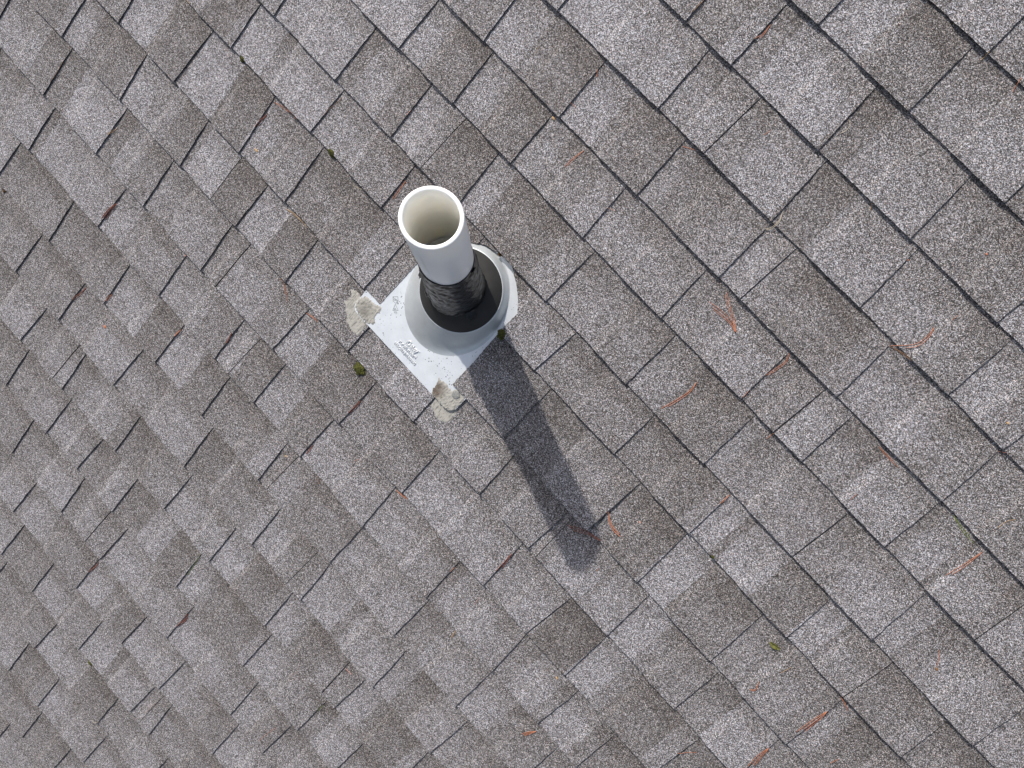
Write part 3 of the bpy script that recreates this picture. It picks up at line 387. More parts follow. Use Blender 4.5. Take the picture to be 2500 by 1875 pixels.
for (u, w, u1, u2, tn) in TONES:
    for k in range(KMIN, KMAX):
        if wk(k + 1, u) <= w < wk(k, u):
            js = TABS[k][0]; lo = max([j[0] for j in js if j[0] <= u] + [UMIN]); hi = min([j[0] for j in js if j[0] > u] + [UMAX])
            if u1 - lo < .02: u1 = lo
            if hi - u2 < .02: u2 = hi
            PATCH.setdefault(k, []).append((max(u1, lo), min(u2, hi), tn)); break
def tone_at(k, u):
    t = .48
    for a, us, b, tv, tt in TONEOF[k]:
        if a <= u < b: t = tv if u < us else tt; break
    for u1, u2, tn in PATCH.get(k, []):
        if u1 <= u < u2: t = tn
    return t
def tooth_h(k, u, w):                                 # extra height of the raised laminate at u
    f = frac_w(k, u, w)
    for a, b, us, inner in TABS[k][1]:
        ja, jb = lerp_joint(a, f), lerp_joint(b, f)
        if ja <= u < jb:
            return TT * lapf(f) * max(0., min(1., (u - us) / RAMP)), b, jb
    return 0., None, 0
RAMP = .014
def lapf(f): return .3 + .7 * max(0., min(1., f / .3))
def course_of(u, w):
    for k in range(KMIN, KMAX):
        if wk(k + 1, u) <= w < wk(k, u): return k
    return KMIN
def surf(u, w):                                       # top of the roof covering
    k = course_of(u, w)
    return OFF + N0 + STEP * frac_w(k, u, w) + tooth_h(k, u, w)[0]
def inside(p, poly):
    x, y = p; c = False; j = len(poly) - 1
    for i in range(len(poly)):
        xi, yi = poly[i]; xj, yj = poly[j]
        if (yi > y) != (yj > y) and x < (xj - xi) * (y - yi) / (yj - yi) + xi: c = not c
        j = i
    return c
def ragged(poly, step=.004, amp=.0008, seed=0.):
    out = []
    for i in range(len(poly)):
        a, b = Vector(poly[i]), Vector(poly[(i + 1) % len(poly)]); n = max(1, int((b - a).length / step))
        d = (b - a).normalized(); nn = Vector((-d.y, d.x))
        for q in range(n):
            p = a + (b - a) * q / n
            out.append(tuple(p + nn * (noise.noise(Vector((p.x * 260, p.y * 260, seed))) * amp * 1.3 if q else 0)))
    return out
def smooth_poly(poly, it=2):
    for _ in range(it):
        q = []
        for i in range(len(poly)):
            a, b = Vector(poly[i]), Vector(poly[(i + 1) % len(poly)])
            q += [tuple(a * .75 + b * .25), tuple(a * .25 + b * .75)]
        poly = q
    return poly
HOLE_R = ragged(HOLE, .004, .0012)
SV, SF, SM, ST = [], [], [], []                       # shingle mesh: verts, faces, material, tone per face
def add_piece(outline, interior, hfun, tone, k, depth, hole=None):
    pts = [Vector(p) for p in outline]; n = len(pts)
    edges = [(i, (i + 1) % n) for i in range(n)]
    if hole:
        h0 = len(pts); pts += [Vector(p) for p in hole]; m = len(hole)
        edges += [(h0 + i, h0 + (i + 1) % m) for i in range(m)]
    pts += [Vector(p) for p in interior]
    vs, es, fs, *_ = geometry.delaunay_2d_cdt(pts, edges, [], 0, 1e-6)
    base = len(SV); tri = []
    for f in fs:
        c = sum((vs[i] for i in f), Vector((0, 0))) / len(f)
        if not inside(c, outline): continue
        if hole and inside(c, hole): continue
        a = sum(vs[f[i]].x * vs[f[(i + 1) % len(f)]].y - vs[f[(i + 1) % len(f)]].x * vs[f[i]].y for i in range(len(f)))
        tri.append(list(f) if a > 0 else list(f)[::-1])
    used = sorted({i for f in tri for i in f}); mp = {o: base + q for q, o in enumerate(used)}
    for o in used: SV.append((vs[o].x, vs[o].y, hfun(vs[o].x, vs[o].y)))
    dirs = set(); 
    for f in tri:
        c = sum((vs[i] for i in f), Vector((0, 0))) / len(f)
        SF.append([mp[i] for i in f]); SM.append(0)
        ff = frac_w(k, c.x, c.y)
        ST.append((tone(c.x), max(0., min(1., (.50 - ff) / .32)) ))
        for i in range(len(f)): dirs.add((f[i], f[(i + 1) % len(f)]))
    low = {}
    for a, b in [e for e in dirs if (e[1], e[0]) not in dirs]:
        for q in (a, b):
            if q not in low: low[q] = len(SV); x, y, z = SV[mp[q]]; SV.append((x, y, z - depth))
        SF.append([mp[b], mp[a], low[a], low[b]]); SM.append(1); ST.append((.3, 0))
def cols(u1, u2, step): 
    n = max(1, int(round((u2 - u1) / step))); return [u1 + (u2 - u1) * i / n for i in range(n + 1)]
for k in range(KMIN, KMAX):
    near = k in (6, 7)
    hole = HOLE_R if near else None
    tone = lambda u, k=k: tone_at(k, u)
    bands = PATCH.get(k, [])
    # under laminate: one strip
    bot = [(u, wk(k + 1, u) + jit(u, k)) for u in cols(UMIN, UMAX, .004)]
    top = [(u, wk(k, u) + .012) for u in cols(UMIN, UMAX, .03)]
    outline = bot + top[::-1]
    brk = sorted({x for s in TONEOF[k] for x in s[:3]} | {x for p in bands for x in p[:2]})
    inter = []
    for u in brk:
        if UMIN + .01 < u < UMAX - .01:
            w0, w1 = wk(k, u) + .01, wk(k + 1, u)
            inter += [(u + noise.noise(Vector((u * 9, w0 + (w1 - w0) * f, 1))) * .003 + (-.0006 if side else .0006), w0 + (w1 - w0) * f) for f in (.1, .25, .4, .55, .7, .85) for side in (0, 1)]
    def hb(x, y, k=k): return OFF + N0 + STEP * frac_w(k, x, min(y, wk(k, x)))  - max(0., y - wk(k, x)) * .03
    add_piece(outline, inter, hb, tone, k, .0035, hole)
    # raised teeth
    for a, b, us, inner in TABS[k][1]:
        cuts = [(j, .0015 if j[2] == 'g' else .0009) for j in inner]
        lefts = [None] + cuts; rights = cuts + [(b, 0)]
        for li, ri in zip(lefts, rights):
            uR = lambda f, ri=ri: lerp_joint(ri[0], f) - ri[1]
            uL = (lambda f: us) if li is None else (lambda f, li=li: lerp_joint(li[0], f) + li[1])
            if k == 8 and uR(0) > -.17 and uL(0) < .17 and False: continue
            wt = lambda u: wk(k, u) + .010
            bl, br = uL(1.), uR(1.)
            if br - bl < .004: continue
            lowr = [(u, wk(k + 1, u) + jit(u, k) - .0004) for u in cols(bl, br, .004)]
            rs = []
            for q in range(1, 37):
                f = 1 - q / 37
                u0 = uR(f); w0 = wk(k + 1, u0) + (wk(k, u0) - wk(k + 1, u0)) * (1 - f)
                rs.append((u0 + (noise.noise(Vector((w0 * 150, k * 2.3, u0 * 4))) * .0009 + noise.noise(Vector((w0 * 30, k, u0))) * .0012) * (1 if ri[1] == 0 else .35), w0))
            tr, tl = uR(0), uL(0)
            upr = [(tr, wt(tr))] + [(u, wt(u)) for u in cols(tl, tr, .03)[::-1][1:]]
            ls = []
            if li is not None:
                for q in range(36, 0, -1):
                    f = 1 - q / 37
                    u0 = uL(f); w0 = wk(k + 1, u0) + (wk(k, u0) - wk(k + 1, u0)) * (1 - f)
                    ls.append((u0 + noise.noise(Vector((w0 * 150, k * 1.3, u0 * 4 + 9))) * .0004, w0))
            outline = lowr + rs + upr + ls
            inter = [(u, wk(k, u) + (wk(k + 1, u) - wk(k, u)) * f) for u in cols(bl + .004, br - .004, .03) for f in (.02, .3)] if br - bl > .02 else []
            if li is None:
                for off in (.006, RAMP, RAMP + .002):
                    if us + off < br - .002:
                        inter += [(us + off, wk(k, us) + (wk(k + 1, us) - wk(k, us)) * f) for f in (.02, .2, .4, .6, .8, .97)]
            for p in bands:
                for x in p[:2]:
                    if bl + .004 < x < br - .004:
                        inter += [(x + noise.noise(Vector((x * 9, f * 3, 1))) * .003 + sgn, wk(k, x) + (wk(k + 1, x) - wk(k, x)) * f) for f in (.05, .2, .35, .5, .65, .8, .95) for sgn in (-.0006, .0006)]
            curl = ri[0][2] == 't'
            def ht(x, y, k=k, li=li, us=us, curl=curl, ri=ri):
                z = hb(x, y, k) + (TT * max(.04, min(1., (x - us) / RAMP)) if li is None else TT) * lapf(frac_w(k, x, y))
                if curl:
                    f = frac_w(k, x, y); z += .006 * max(0, f) ** 1.2 * max(0., 1 - max(0., (lerp_joint(ri[0], f) - x)) / .3)
                return z
            add_piece(outline, inter, ht, tone, k, .0025 if not curl else .008, hole)
roof = thing('roof', 'grey and brown asphalt shingle roof slope with staggered laminated tabs, filling the view', 'roof')
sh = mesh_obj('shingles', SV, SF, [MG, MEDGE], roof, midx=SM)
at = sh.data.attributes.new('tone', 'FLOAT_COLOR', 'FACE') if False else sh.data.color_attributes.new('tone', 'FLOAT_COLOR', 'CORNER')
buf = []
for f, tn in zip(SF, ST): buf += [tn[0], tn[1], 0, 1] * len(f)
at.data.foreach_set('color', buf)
# deck board under the shingles
zt, zb = OFF - .010, OFF - .028
y0, y1 = wk(KMAX, 0), wk(KMIN, 0) + .01
def ring_box(x0, x1, y0, y1, z0, z1): return [(x0, y0, z0), (x1, y0, z0), (x1, y1, z0), (x0, y1, z0), (x0, y0, z1), (x1, y0, z1), (x1, y1, z1), (x0, y1, z1)]
BOXF = [(0, 3, 2, 1), (4, 5, 6, 7), (0, 1, 5, 4), (1, 2, 6, 5), (2, 3, 7, 6), (3, 0, 4, 7)]
mesh_obj('deck_board', ring_box(UMIN - .02, UMAX + .02, y0, y1, zb, zt), BOXF, MWOOD, roof)
# ---------------------------------------------------------------- flashing
def fl_z(w): return OFF + N0 + TT + .0004 + (-.158 - w) * STEP / .1435
def flz2(u, w): return fl_z(w) + .0012
flash = thing('vent_flashing', 'white galvanised sheet metal flashing with raised cone and black rubber collar around the pipe foot', 'flashing')
tabL, tabR = D['tabs']['left'], D['tabs']['right']
out = [(-.168, .15), (-.1686, -.155)] + [tuple(p) for p in tabL[1:7]] + [(-.1141, -.2158), (-.05, -.2160), (.03, -.2155), (.0988, -.2150)] + [tuple(p) for p in tabR[1:5]] + [(.1664, .15)]
def clean(pl):
    r = []
    for p in pl:
        if not r or (Vector(p) - Vector(r[-1])).length > .002: r.append(tuple(p))
    return r
out = clean(out)
def round_out(poly, idx_keep=()): 
    return poly
CB_A, CB_B, CB_C = .116, .135, -.018                  # foot of the cone
foot = [(CB_A * math.cos(t), CB_C + CB_B * math.sin(t)) for t in [2 * math.pi * i / 96 for i in range(96)]]
def plate(name, outline, hole, zf, th, m, parent):
    pts = [Vector(p) for p in outline]; n = len(pts); ed = [(i, (i + 1) % n) for i in range(n)]
    if hole: h0 = n; pts += [Vector(p) for p in hole]; ed += [(h0 + i, h0 + (i + 1) % len(hole)) for i in range(len(hole))]
    vs, es, fs, *_ = geometry.delaunay_2d_cdt(pts, ed, [], 0, 1e-6)
    V, Fc, dirs = [], [], set()
    for v in vs: V.append((v.x, v.y, zf(v.x, v.y)))
    nv = len(V)
    for v in vs: V.append((v.x, v.y, zf(v.x, v.y) - th))
    for f in fs:
        c = sum((vs[i] for i in f), Vector((0, 0))) / len(f)
        if not inside(c, outline) or (hole and inside(c, hole)): continue
        a = sum(vs[f[i]].x * vs[f[(i + 1) % len(f)]].y - vs[f[(i + 1) % len(f)]].x * vs[f[i]].y for i in range(len(f)))
        f = list(f) if a > 0 else list(f)[::-1]
        Fc.append(f); Fc.append([i + nv for i in f[::-1]])
        for i in range(len(f)): dirs.add((f[i], f[(i + 1) % len(f)]))
    for a, b in dirs:
        if (b, a) not in dirs: Fc.append([b, a, a + nv, b + nv])
    return mesh_obj(name, V, Fc, m, parent)
plate('base_plate', ragged(out, .01, .0003), foot, flz2, .0012, MFL, flash)
# ring where the metal ends and the rubber begins, tilted half way towards plumb
RN = (Vector((0, 0, 1)) * .55 + AX * .45).normalized(); RC = Vector((.0057, .0148, .018)); RR = .0922
def circle(c, n, r, k=96):
    e1 = Vector((1, 0, 0)); e1 = (e1 - n * e1.dot(n)).normalized(); e2 = n.cross(e1)
    return [c + (e1 * math.cos(2 * math.pi * i / k) + e2 * math.sin(2 * math.pi * i / k)) * r for i in range(k)]
ringo = circle(RC, RN, RR)
footv = [Vector((x, y, flz2(x, y))) for x, y in foot]
rows = []
for s_ in [0, .05, .12, .2, .3, .42, .55, .7, .85, 1.]:
    row = []
    for p, q in zip(footv, ringo):
        lin = p.lerp(q, s_); sag = -(.002 + .008 * max(0., min(1., (p.x + .02) / .09))) * math.sin(math.pi * s_) * (1 - s_)   # fillet at the foot
        row.append(lin + Vector((0, 0, sag)))
    rows.append(row)
rows.append([q + Vector((0, 0, 0)) + RN * .0012 - (q - RC).normalized() * .001 for q in ringo])
rows.append([RC + (q - RC) * .965 + RN * .0005 for q in ringo])
def loft(rows, closed=True):
    k = len(rows[0]); V = [v for r in rows for v in r]; Fc = []
    for i in range(len(rows) - 1):
        for j in range(k if closed else k - 1):
            Fc.append([i * k + j, i * k + (j + 1) % k, (i + 1) * k + (j + 1) % k, (i + 1) * k + j])
    return V, Fc
V, Fc = loft(rows); mesh_obj('cone', V, Fc, MCONE, flash, smooth=True)
rr = D['pipe_r']
def axc(s, r, k=96): return circle(AX * s, AX, r, k)
inner = axc(.054, .0560)
rows = []
for s_ in [0, .1, .3, .5, .7, .85, .95, 1.]:
    rows.append([(RC + (p - RC) * .985 + RN * .0002).lerp(q, s_) + RN * (.0035 * math.sin(math.pi * min(1, s_ * 1.0)) ) for p, q in zip(ringo, inner)])
rows.insert(0, [RC + (p - RC) * .985 - RN * .003 for p in ringo])
rows.append(axc(.085, .0530)); rows.append(axc(.12, .0500))
V, Fc = loft(rows); mesh_obj('rubber_collar', V, Fc, MRUB, flash, smooth=True)
# stamped lettering on the sheet
def lettering(name, body, u, w, size, rot=0., depth=.0006, bold=.0, sx=1., align='LEFT', lab=None):
    cu = bpy.data.curves.new(name, 'FONT'); cu.body = body; cu.size = size; cu.extrude = depth; cu.offset = bold; cu.align_x = align
    cu.bevel_depth = depth * .45; cu.bevel_resolution = 1
    tmp = bpy.data.objects.new(name, cu); C.objects.link(tmp)
    dg = bpy.context.evaluated_depsgraph_get(); me = bpy.data.meshes.new_from_object(tmp.evaluated_get(dg)); bpy.data.objects.remove(tmp)
    me.name = name; cr, sr = math.cos(rot), math.sin(rot)
    for v in me.vertices:
        x, y = v.co.x * sx, v.co.y; X, Y = u + x * cr - y * sr, w + x * sr + y * cr
        v.co = (X, Y, flz2(X, Y) + v.co.z + .0001)
    me.materials.clear(); me.materials.append(MSTAMP)
    o = bpy.data.objects.new(name, me); C.objects.link(o); o.parent = flash
    return o
MSTAMP = plain('stamped_metal', (.62, .64, .66), .4, metal=.35)
MINK = plain('grey_stamp_ink', (.16, .17, .18), .6)
lettering('stamped_lettering', 'Oatey', -.0175, -.1755, .0150, sx=.86, bold=.0001, depth=.0016)
lettering('stamped_lettering', '\u00ae', .0165, -.1690, .0040)
lettering('stamped_lettering', '3"-4" ALL FLASH\u2122', -.034, -.1878, .0080, sx=.86, depth=.0012)
lettering('stamped_lettering', 'NO-CALK\u00ae FLASHING', -.0385, -.1982, .0085, sx=.80, depth=.0012)
def bar(pts, wd, ht, name, m, off=.0002):
    V, Fc = [], []
    for (a, b) in zip(pts[:-1], pts[1:]):
        a, b = Vector(a), Vector(b); d = (b - a).normalized(); n = Vector((-d.y, d.x)) * wd / 2; a2 = a - d * wd * .4; b2 = b + d * wd * .4
        i = len(V); q = [a2 + n, a2 - n, b2 - n, b2 + n]
        for z in (0, ht):
            for p in q: V.append((p.x, p.y, flz2(p.x, p.y) + off + z))
        Fc += [(i, i + 3, i + 2, i + 1), (i + 4, i + 5, i + 6, i + 7), (i, i + 1, i + 5, i + 4), (i + 1, i + 2, i + 6, i + 5), (i + 2, i + 3, i + 7, i + 6), (i + 3, i, i + 4, i + 7)]
        off += .00003
    return mesh_obj(name, V, [f[::-1] for f in Fc] if False else Fc, m, flash)
bar([(-.0188, -.1700), (-.0188, -.1782), (.0095, -.1790), (.0150, -.1735)], .0012, .0009, 'logo_underline', MSTAMP)
# two small approval marks, turned 45 degrees
def rot45(c, pts, a=math.radians(45)): return [(c[0] + x * math.cos(a) - y * math.sin(a), c[1] + x * math.sin(a) + y * math.cos(a)) for x, y in pts]
s1, s2 = D['text'][6], D['text'][7]
bar(rot45(s1, [(-.0062, .0062), (.0062, .0062), (.0062, -.003), (0, -.0085), (-.0062, -.003), (-.0062, .0062)]), .0006, .0002, 'approval_mark', MINK)
bar(rot45(s1, [(-.0052, .0045), (.0055, -.0022)]), .0005, .0002, 'approval_mark', MINK)
_ms = MSTAMP; MSTAMP = MINK
lettering('approval_mark', 'UPC', *rot45(s1, [(-.005, -.001)])[0], .0045, rot=math.radians(20), depth=.0001)
bar(rot45(s2, [(-.0068, -.006), (.0068, -.006), (0, .0075), (-.0068, -.006)]), .0006, .0002, 'approval_mark', MINK)
lettering('approval_mark', 'IES', *rot45(s2, [(-.0040, -.0048)])[0], .0050, rot=math.radians(45), depth=.0001)
lettering('approval_mark', '552', *rot45(s2, [(-.0044, -.0122)])[0], .0055, rot=math.radians(45), depth=.0001)
lettering('approval_mark', '\u00ae', *rot45(s2, [(.0042, .0075)])[0], .0058, rot=math.radians(45), depth=.0001)
MSTAMP = _ms
# ---------------------------------------------------------------- vent pipe
vent = thing('vent_pipe', 'white plastic plumbing vent pipe standing open-topped out of the roof, black tape round its foot', 'vent pipe')
PL = D['pipe_l']; ri = rr * .862
rows = [axc(-.25, rr), axc(.02, rr), axc(.3, rr), axc(PL - .0016, rr), axc(PL - .0006, rr - .0004), axc(PL, rr - .0012)]
nout = len(rows)
rows += [axc(PL, ri + .0006), axc(PL - .0006, ri)] + [axc(PL - .0006 - i * .04, ri) for i in range(1, 7)] + [axc(PL - .265, ri)]
V, Fc = loft(rows); k_ = len(rows) - 1; V.append(AX * (PL - .285) + Vector((.01, .02, 0))); cp = len(V) - 1; Fc += [[k_ * 96 + j, k_ * 96 + (j + 1) % 96, cp] for j in range(96)]  # added end cap closes the bore, put in to brighten its deep end
mi = [1 if (nout + 1) * 96 <= f[0] else 0 for f in Fc]
o = mesh_obj('pipe_wall', V, Fc, [MPVC, MPVCI], vent, smooth=True, midx=mi); smooth_by_angle(o, 50)
def on_pipe(s_, ph, r): return AX * s_ + (e1 * math.cos(ph) + e2 * math.sin(ph)) * r
e1 = (Vector((1, 0, 0)) - AX * AX.x).normalized(); e2 = AX.cross(e1)
V, Fc = [], []                                        # raised scuff line down the wall
for i in range(15):
    f = i / 14; ph = math.radians(288 + 4 * f); wd_ = .010 * math.sin(math.pi * f) + .002; sz = .48 - .16 * f
    V += [on_pipe(sz, ph - wd_, rr - .0002), on_pipe(sz, ph, rr + .0005), on_pipe(sz, ph + wd_, rr - .0002)]
for i in range(14):
    for j in (0, 1): q = i * 3 + j; Fc.append([q, q + 1, q + 4, q + 3])
mesh_obj('scuff_line', V, Fc, MPVC, vent, smooth=True)
# tape: overlapping spiral wraps, wrinkled, wider over the collar
rows = []; NS, NK = 120, 160
e1 = (Vector((1, 0, 0)) - AX * AX.x).normalized(); e2 = AX.cross(e1)
for i in range(NS + 1):
    s_ = .044 + (.308 - .044) * i / NS; row = []
    for j in range(NK):
        ph = 2 * math.pi * j / NK
        base_r = rr + .0012 + .0092 * max(0., (1 - i / NS)) ** 1.15
        lap = ((s_ / .036 + ph / (2 * math.pi) + .15 * math.sin(ph * 2)) % 1.0)
        wr = noise.noise(Vector((math.cos(ph) * 1.6, math.sin(ph) * 1.6, s_ * 45 + math.cos(ph) * 3))) * .0022 + noise.noise(Vector((math.cos(ph + s_ * 9) * 4, math.sin(ph + s_ * 9) * 4, s_ * 70 + math.sin(ph * 3) * 2))) * .0014 + abs(noise.noise(Vector((math.cos(ph - s_ * 14) * 2.5, math.sin(ph - s_ * 14) * 2.5, s_ * 40)))) * .0022
        edge = .0015 * math.sin(ph * 5 + 1) + .006 * noise.noise(Vector((math.cos(ph) * 4, math.sin(ph) * 4, 9)))
        sc_ = s_ + (edge if i in (0, NS) else 0)
        r = base_r + .0011 * (1 - lap) + wr * min(1, (NS - i) / 8 + .15)
        row.append(AX * sc_ + (e1 * math.cos(ph) + e2 * math.sin(ph)) * max(r, rr + .0004))
    rows.append(row)
rows.append([AX * (.308) + (p - AX * p.dot(AX)).normalized() * (rr - .0003) for p in rows[-1]])
rows.insert(0, [AX * .046 + (p - AX * p.dot(AX)).normalized() * (rr + .001) for p in rows[0]])
V, Fc = loft(rows); tape = mesh_obj('tape_wrap', V, Fc, MTAPE, vent, smooth=True)
def flap(ph, s0, wid, ln, outw, droop, seed):
    d = e1 * math.cos(ph) + e2 * math.sin(ph); tg = AX.cross(d); V, Fc = [], []
    nx, ny = 6, 6; rnd = random.Random(seed)
    for a in range(ny + 1):
        for b in range(nx + 1):
            x = (b / nx - .5) * wid * (1 - .35 * a / ny); f = a / ny
            r0 = rr + .0012 + .0092 * max(0., 1 - (s0 - .044) / .264) ** 1.15
            p = d * (r0 + outw * f ** 1.3 + .001 * math.sin(b * 1.9 + seed)) + AX * (s0 + ln * f - droop * f * f) + tg * x + d * (rnd.uniform(-.0006, .0006))
            V.append(p)
    for a in range(ny):
        for b in range(nx):
            i = a * (nx + 1) + b; Fc.append([i, i + 1, i + nx + 2, i + nx + 1])
    o = mesh_obj('tape_flap', V, Fc, MTAPE, tape, smooth=True)
    so_ = o.modifiers.new('thickness', 'SOLIDIFY'); so_.thickness = .0006
    return o
flap(math.radians(226), .215, .030, -.045, .011, .0, 1)
flap(math.radians(345), .062, .026, -.010, .016, .0, 2)
flap(math.radians(25), .296, .012, .010, .004, .0, 3)
flap(math.radians(242), .080, .022, -.018, .008, .0, 4)
# ---------------------------------------------------------------- sealant
def blob(name, poly, zf, hmax, m, label, seed, dirt=(), parent=None, amp=.5, nail=None):
    poly = ragged(smooth_poly(poly, 1), .0015, .0036, seed)
    xs = [p[0] for p in poly]; ys = [p[1] for p in poly]; g = .0014; inter = []
    y = min(ys)
    while y < max(ys):
        x = min(xs)
        while x < max(xs):
            if inside((x, y), poly): inter.append((x + random.uniform(-.0003, .0003), y + random.uniform(-.0003, .0003)))
            x += g
        y += g
    pts = [Vector(p) for p in poly]; n = len(pts)
    def dist(p): return min((Vector(p) - q).length for q in pts)
    inter = [p for p in inter if dist(p) > .0007]
    vs, es, fs, *_ = geometry.delaunay_2d_cdt(pts + [Vector(p) for p in inter], [(i, (i + 1) % n) for i in range(n)], [], 0, 1e-6)
    V, Fc, tn = [], [], []
    for v in vs:
        d = dist(v); e = min(1, d / .003)
        h = hmax * .75 * (1 - (1 - e) ** 2) * (.55 + amp * (noise.noise(Vector((v.x * 420, v.y * 150, seed))) + .5 * noise.noise(Vector((v.x * 600, v.y * 500, seed)))))
        for (cx, cy, rd, hh) in (nail or []):
            q = (v - Vector((cx, cy))).length
            if q < rd: h = h * .6 + hh * math.sqrt(max(0, 1 - (q / rd) ** 2))
        V.append((v.x, v.y, zf(v.x, v.y) + max(h, .0001 if d > 1e-5 else -.0004)))
        t_ = 0
        for (cx, cy, rd) in dirt: t_ = max(t_, min(1, max(0, 1.5 - 1.5 * (v - Vector((cx, cy))).length / rd)))
        tn.append(t_)
    for f in fs:
        c = sum((vs[i] for i in f), Vector((0, 0))) / len(f)
        if not inside(c, poly): continue
        a = sum(vs[f[i]].x * vs[f[(i + 1) % len(f)]].y - vs[f[(i + 1) % len(f)]].x * vs[f[i]].y for i in range(len(f)))
        Fc.append(list(f) if a > 0 else list(f)[::-1])
    o = mesh_obj(name, V, Fc, m, parent, smooth=True)
    ca = o.data.color_attributes.new('tone', 'FLOAT_COLOR', 'POINT')
    ca.data.foreach_set('color', [x for t_ in tn for x in (t_, t_, t_, 1)])
    if not parent: tag(o, label, 'sealant')
    return o
ck = D['caulk']; plz = lambda u, w: flz2(u, w) + .0002
ld = ck['ld'][0]; rd_ = ck['rd']
blob('sealant_smear', ck['lg'], lambda u, w: surf(u, w) + .0002, .0014, MCK, 'cream sealant smear on the shingles beside the left lower corner of the metal flashing', 1.)
blob('sealant_smear', ck['lt'], plz, .0026, MCK, 'thick cream sealant dab with dirty grey centre on the left corner of the flashing', 2., dirt=[(ld[0], ld[1], .024)])
blob('sealant_smear', ck['rg'], lambda u, w: surf(u, w) + .0002, .0014, MCK, 'cream ridged sealant smear on the shingles below the right lower corner of the metal flashing', 3.)
rb = blob('sealant_smear', ck['rt'], plz, .0030, MCKB, 'torn cream and brown sealant dab on the bottom right corner of the metal flashing', 4., dirt=[(rd_[1][0], rd_[1][1], .026)])
def disc(c, r, h, m, name, parent):
    rws = [[Vector((c[0] + math.cos(t) * r * q * (1 + .06 * math.sin(t * 5)), c[1] + math.sin(t) * r * q * (1 + .06 * math.sin(t * 5)), flz2(c[0], c[1]) + .0012 + h * z)) for t in [2 * math.pi * i / 28 for i in range(28)]] for q, z in ((1, -.6), (.97, .7), (.8, 1), (.02, 1.05))]
    V, Fc = loft(rws); return mesh_obj(name, V, Fc, m, parent, smooth=True)
nl = disc(rd_[0], .0100, .0018, MNAIL, 'nail_head', rb)
# ---------------------------------------------------------------- needles, chips, moss, leaf
def tube(path, rad, V, Fc, sides=5):
    base = len(V); n = len(path)
    for i, p in enumerate(path):
        d = (path[min(n - 1, i + 1)] - path[max(0, i - 1)]).normalized(); s1_ = d.cross(Vector((0, 0, 1))).normalized(); s2_ = s1_.cross(d)
        r = rad * (1.0 if 0 < i < n - 1 else .35)
        for j in range(sides):
            t = 2 * math.pi * j / sides; V.append(p + (s1_ * math.cos(t) + s2_ * math.sin(t) * .7) * r)
    for i in range(n - 1):
        for j in range(sides):
            Fc.append([base + i * sides + j, base + i * sides + (j + 1) % sides, base + (i + 1) * sides + (j + 1) % sides, base + (i + 1) * sides + j])
    Fc.append([base + j for j in range(sides)][::-1]); Fc.append([base + (n - 1) * sides + j for j in range(sides)])
def spline(pts, n):
    P = [Vector(p) for p in pts]
    if len(P) == 2: P = [P[0], (P[0] + P[1]) / 2, P[1]]
    P = [P[0] * 2 - P[1]] + P + [P[-1] * 2 - P[-2]]; out_ = []
    for s_ in range(len(P) - 3):
        a, b, c, d = P[s_:s_ + 4]
        for i in range(n):
            t = i / n; out_.append(.5 * ((2 * b) + (c - a) * t + (2 * a - 5 * b + 4 * c - d) * t * t + (3 * b - a - 3 * c + d) * t ** 3))
    out_.append(P[-2]); return out_
rn = random.Random(5)
def needle(wd, col, ns, pts, label):
    sp = spline(pts, 7); V, Fc = [], []
    L_ = sum((a - b).length for a, b in zip(sp[:-1], sp[1:]))
    for s_ in range(ns):
        path = []; spread = (s_ - (ns - 1) / 2) * min(.0045, L_ * .07) * rn.uniform(.7, 1.2); cut = 1 - (rn.uniform(0, .15) if s_ else 0)
        m_ = max(3, int(len(sp) * cut))
        for i, p in enumerate(sp[:m_]):
            f = i / (len(sp) - 1); d = (sp[min(len(sp) - 1, i + 1)] - sp[max(0, i - 1)]).normalized(); nn = Vector((-d.y, d.x))
            q = p + nn * (spread * math.sin(f * 2.2)); path.append(q)
        zs = [max(surf(q.x + dx, q.y + dy) for dx, dy in ((0, 0), (.003, 0), (-.003, 0), (0, .004), (0, -.003))) for q in path]
        for _ in range(2): zs = [max(zs[i], (zs[max(0, i - 1)] + zs[i] + zs[min(len(zs) - 1, i + 1)]) / 3) for i in range(len(zs))]
        tube([Vector((q.x, q.y, z + .0009 + .0005 * s_)) for q, z in zip(path, zs)], wd * .00042, V, Fc)
    o = mesh_obj('pine_needle', V, Fc, NEEDLE[col], None, smooth=True)
    tag(o, label, 'pine needle', 'pine needles scattered on the shingles')
def chip(c, size, col, label):
    V, Fc = [], []; z = surf(*c); n = 9
    for q, h in ((1, .0), (.8, .0012), (0.05, .0016)):
        for i in range(n):
            t = 2 * math.pi * i / n; r = 1 + .3 * noise.noise(Vector((i * .9, c[0] * 50, c[1] * 50)))
            V.append(Vector((c[0] + math.cos(t) * size[0] * q * r, c[1] + math.sin(t) * size[1] * q * r, z + .0003 + h)))
    V2, Fc = loft([V[:n], V[n:2 * n], V[2 * n:]])
    tag(mesh_obj('debris_chip', V2, Fc, NEEDLE[col], None), label, 'debris', 'tiny dry chips on the shingles')
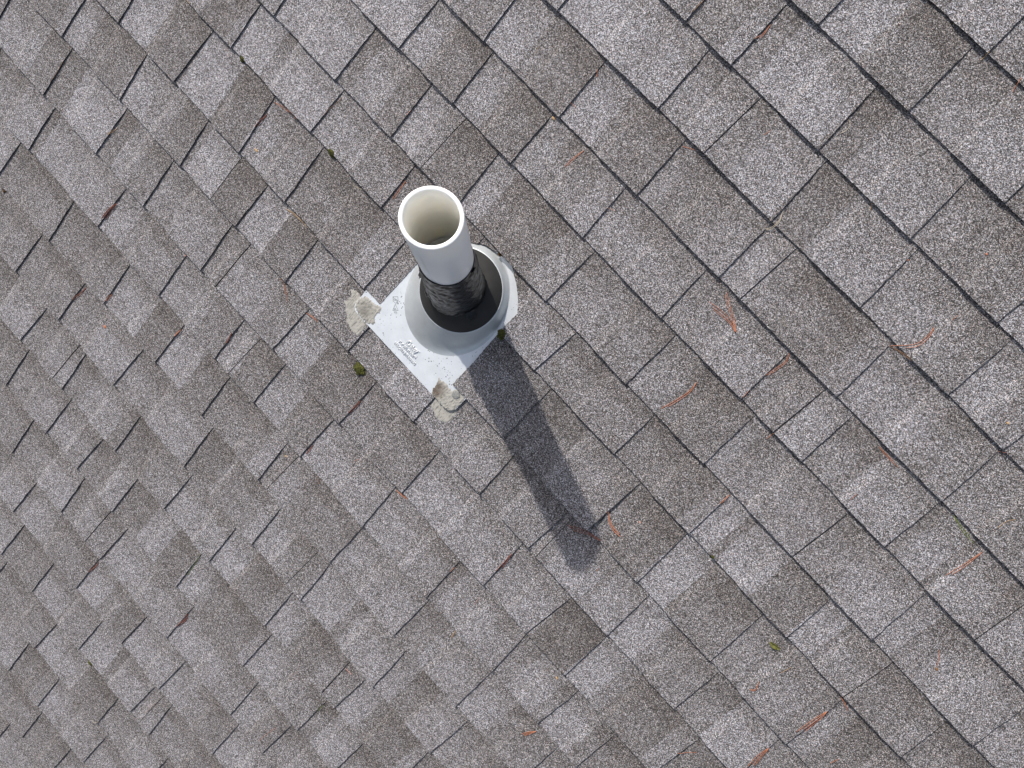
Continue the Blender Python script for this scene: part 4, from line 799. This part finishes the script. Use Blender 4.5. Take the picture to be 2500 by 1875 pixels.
def moss(c, e, kind, label, sd_):
    rnd = random.Random(sd_); V, Fc = [], []; a, b = e; Hh = min(.010, .55 * min(a, b)) + .001
    nr, nt_ = 9, 28
    for i in range(nr + 1):
        f = i / nr
        for j in range(nt_):
            t = 2 * math.pi * j / nt_; rag = 1 + .35 * noise.noise(Vector((math.cos(t) * 1.7, math.sin(t) * 1.7, sd_)))
            x, y = c[0] + math.cos(t) * a * f * rag, c[1] + math.sin(t) * b * f * rag
            z = max(surf(x, y), flz2(x, y) - .002 if abs(x) < .17 and -.2 < y < .12 else -1) + Hh * math.sqrt(max(0, 1 - f * f)) * (1 + .35 * noise.noise(Vector((x * 300, y * 300, sd_)))) - .0003
            V.append(Vector((x, y, z)))
    n0 = nt_
    for i in range(nr):
        for j in range(nt_): Fc.append([i * nt_ + j, (i + 1) * nt_ + j, (i + 1) * nt_ + (j + 1) % nt_, i * nt_ + (j + 1) % nt_])
    cnt = int(min(900, 5e5 * a * b * 3.1 + 30))
    for _ in range(cnt):                                  # leafy tips
        t = rnd.uniform(0, 6.283); f = math.sqrt(rnd.random()) * 1.03; rag = 1 + .35 * noise.noise(Vector((math.cos(t) * 1.7, math.sin(t) * 1.7, sd_)))
        x, y = c[0] + math.cos(t) * a * f * rag, c[1] + math.sin(t) * b * f * rag
        z = max(surf(x, y), flz2(x, y) - .002 if abs(x) < .17 and -.2 < y < .12 else -1) + Hh * math.sqrt(max(0, 1 - min(1, f * f))) * .95
        d = Vector((math.cos(t) * f + rnd.uniform(-.5, .5), math.sin(t) * f + rnd.uniform(-.5, .5), 1)).normalized()
        s_ = rnd.uniform(.0006, .0013); p = Vector((x, y, z)); q = d.orthogonal().normalized() * s_ * .5; i = len(V)
        V += [p + q, p - q, p + d * s_ * 1.8]; Fc.append([i, i + 1, i + 2])
    o = mesh_obj('moss_clump', V, Fc, MMOSSR if kind == 'r' else MMOSS, None); tag(o, label, 'moss', 'moss clumps on the roof')
def leaf(p0, p1, label):
    a, b = Vector(p0), Vector(p1); d = b - a; n = Vector((-d.y, d.x)).normalized(); V, Fc = [], []
    for i in range(11):
        f = i / 10; wd = .0058 * math.sin(math.pi * min(1, f * .93 + .05)) ** .8
        for j in range(-3, 4):
            g = j / 3; p = a + d * f + n * g * wd * (1 + .1 * math.sin(i * 2.3)); z = max(surf(p.x, p.y), surf(*(a + d * .5))) + .001 + .0045 * abs(g) * (1 - .5 * f) + .0015 * math.sin(f * 5)
            V.append(Vector((p.x, p.y, z)))
    for i in range(10):
        for j in range(6): k_ = i * 7 + j; Fc.append([k_, k_ + 1, k_ + 8, k_ + 7])
    o = mesh_obj('fallen_leaf', V, Fc, MLEAF, None, smooth=True); s_ = o.modifiers.new('t', 'SOLIDIFY'); s_.thickness = .0005
    tag(o, label, 'leaf')
MLEAF = plain('dry_green_leaf', (.13, .13, .03), .7, nscale=160., namp=.8)
for i, (kind, wd, col, ns, pts, lab) in enumerate(D['bits']):
    if kind == 'needle': needle(wd, col, ns, pts, lab)
    elif kind == 'chip': chip(pts[0], pts[1], col, lab)
    elif kind == 'moss': moss(pts[0], pts[1], col, lab, i)
    else: leaf(pts[0], pts[1], lab)
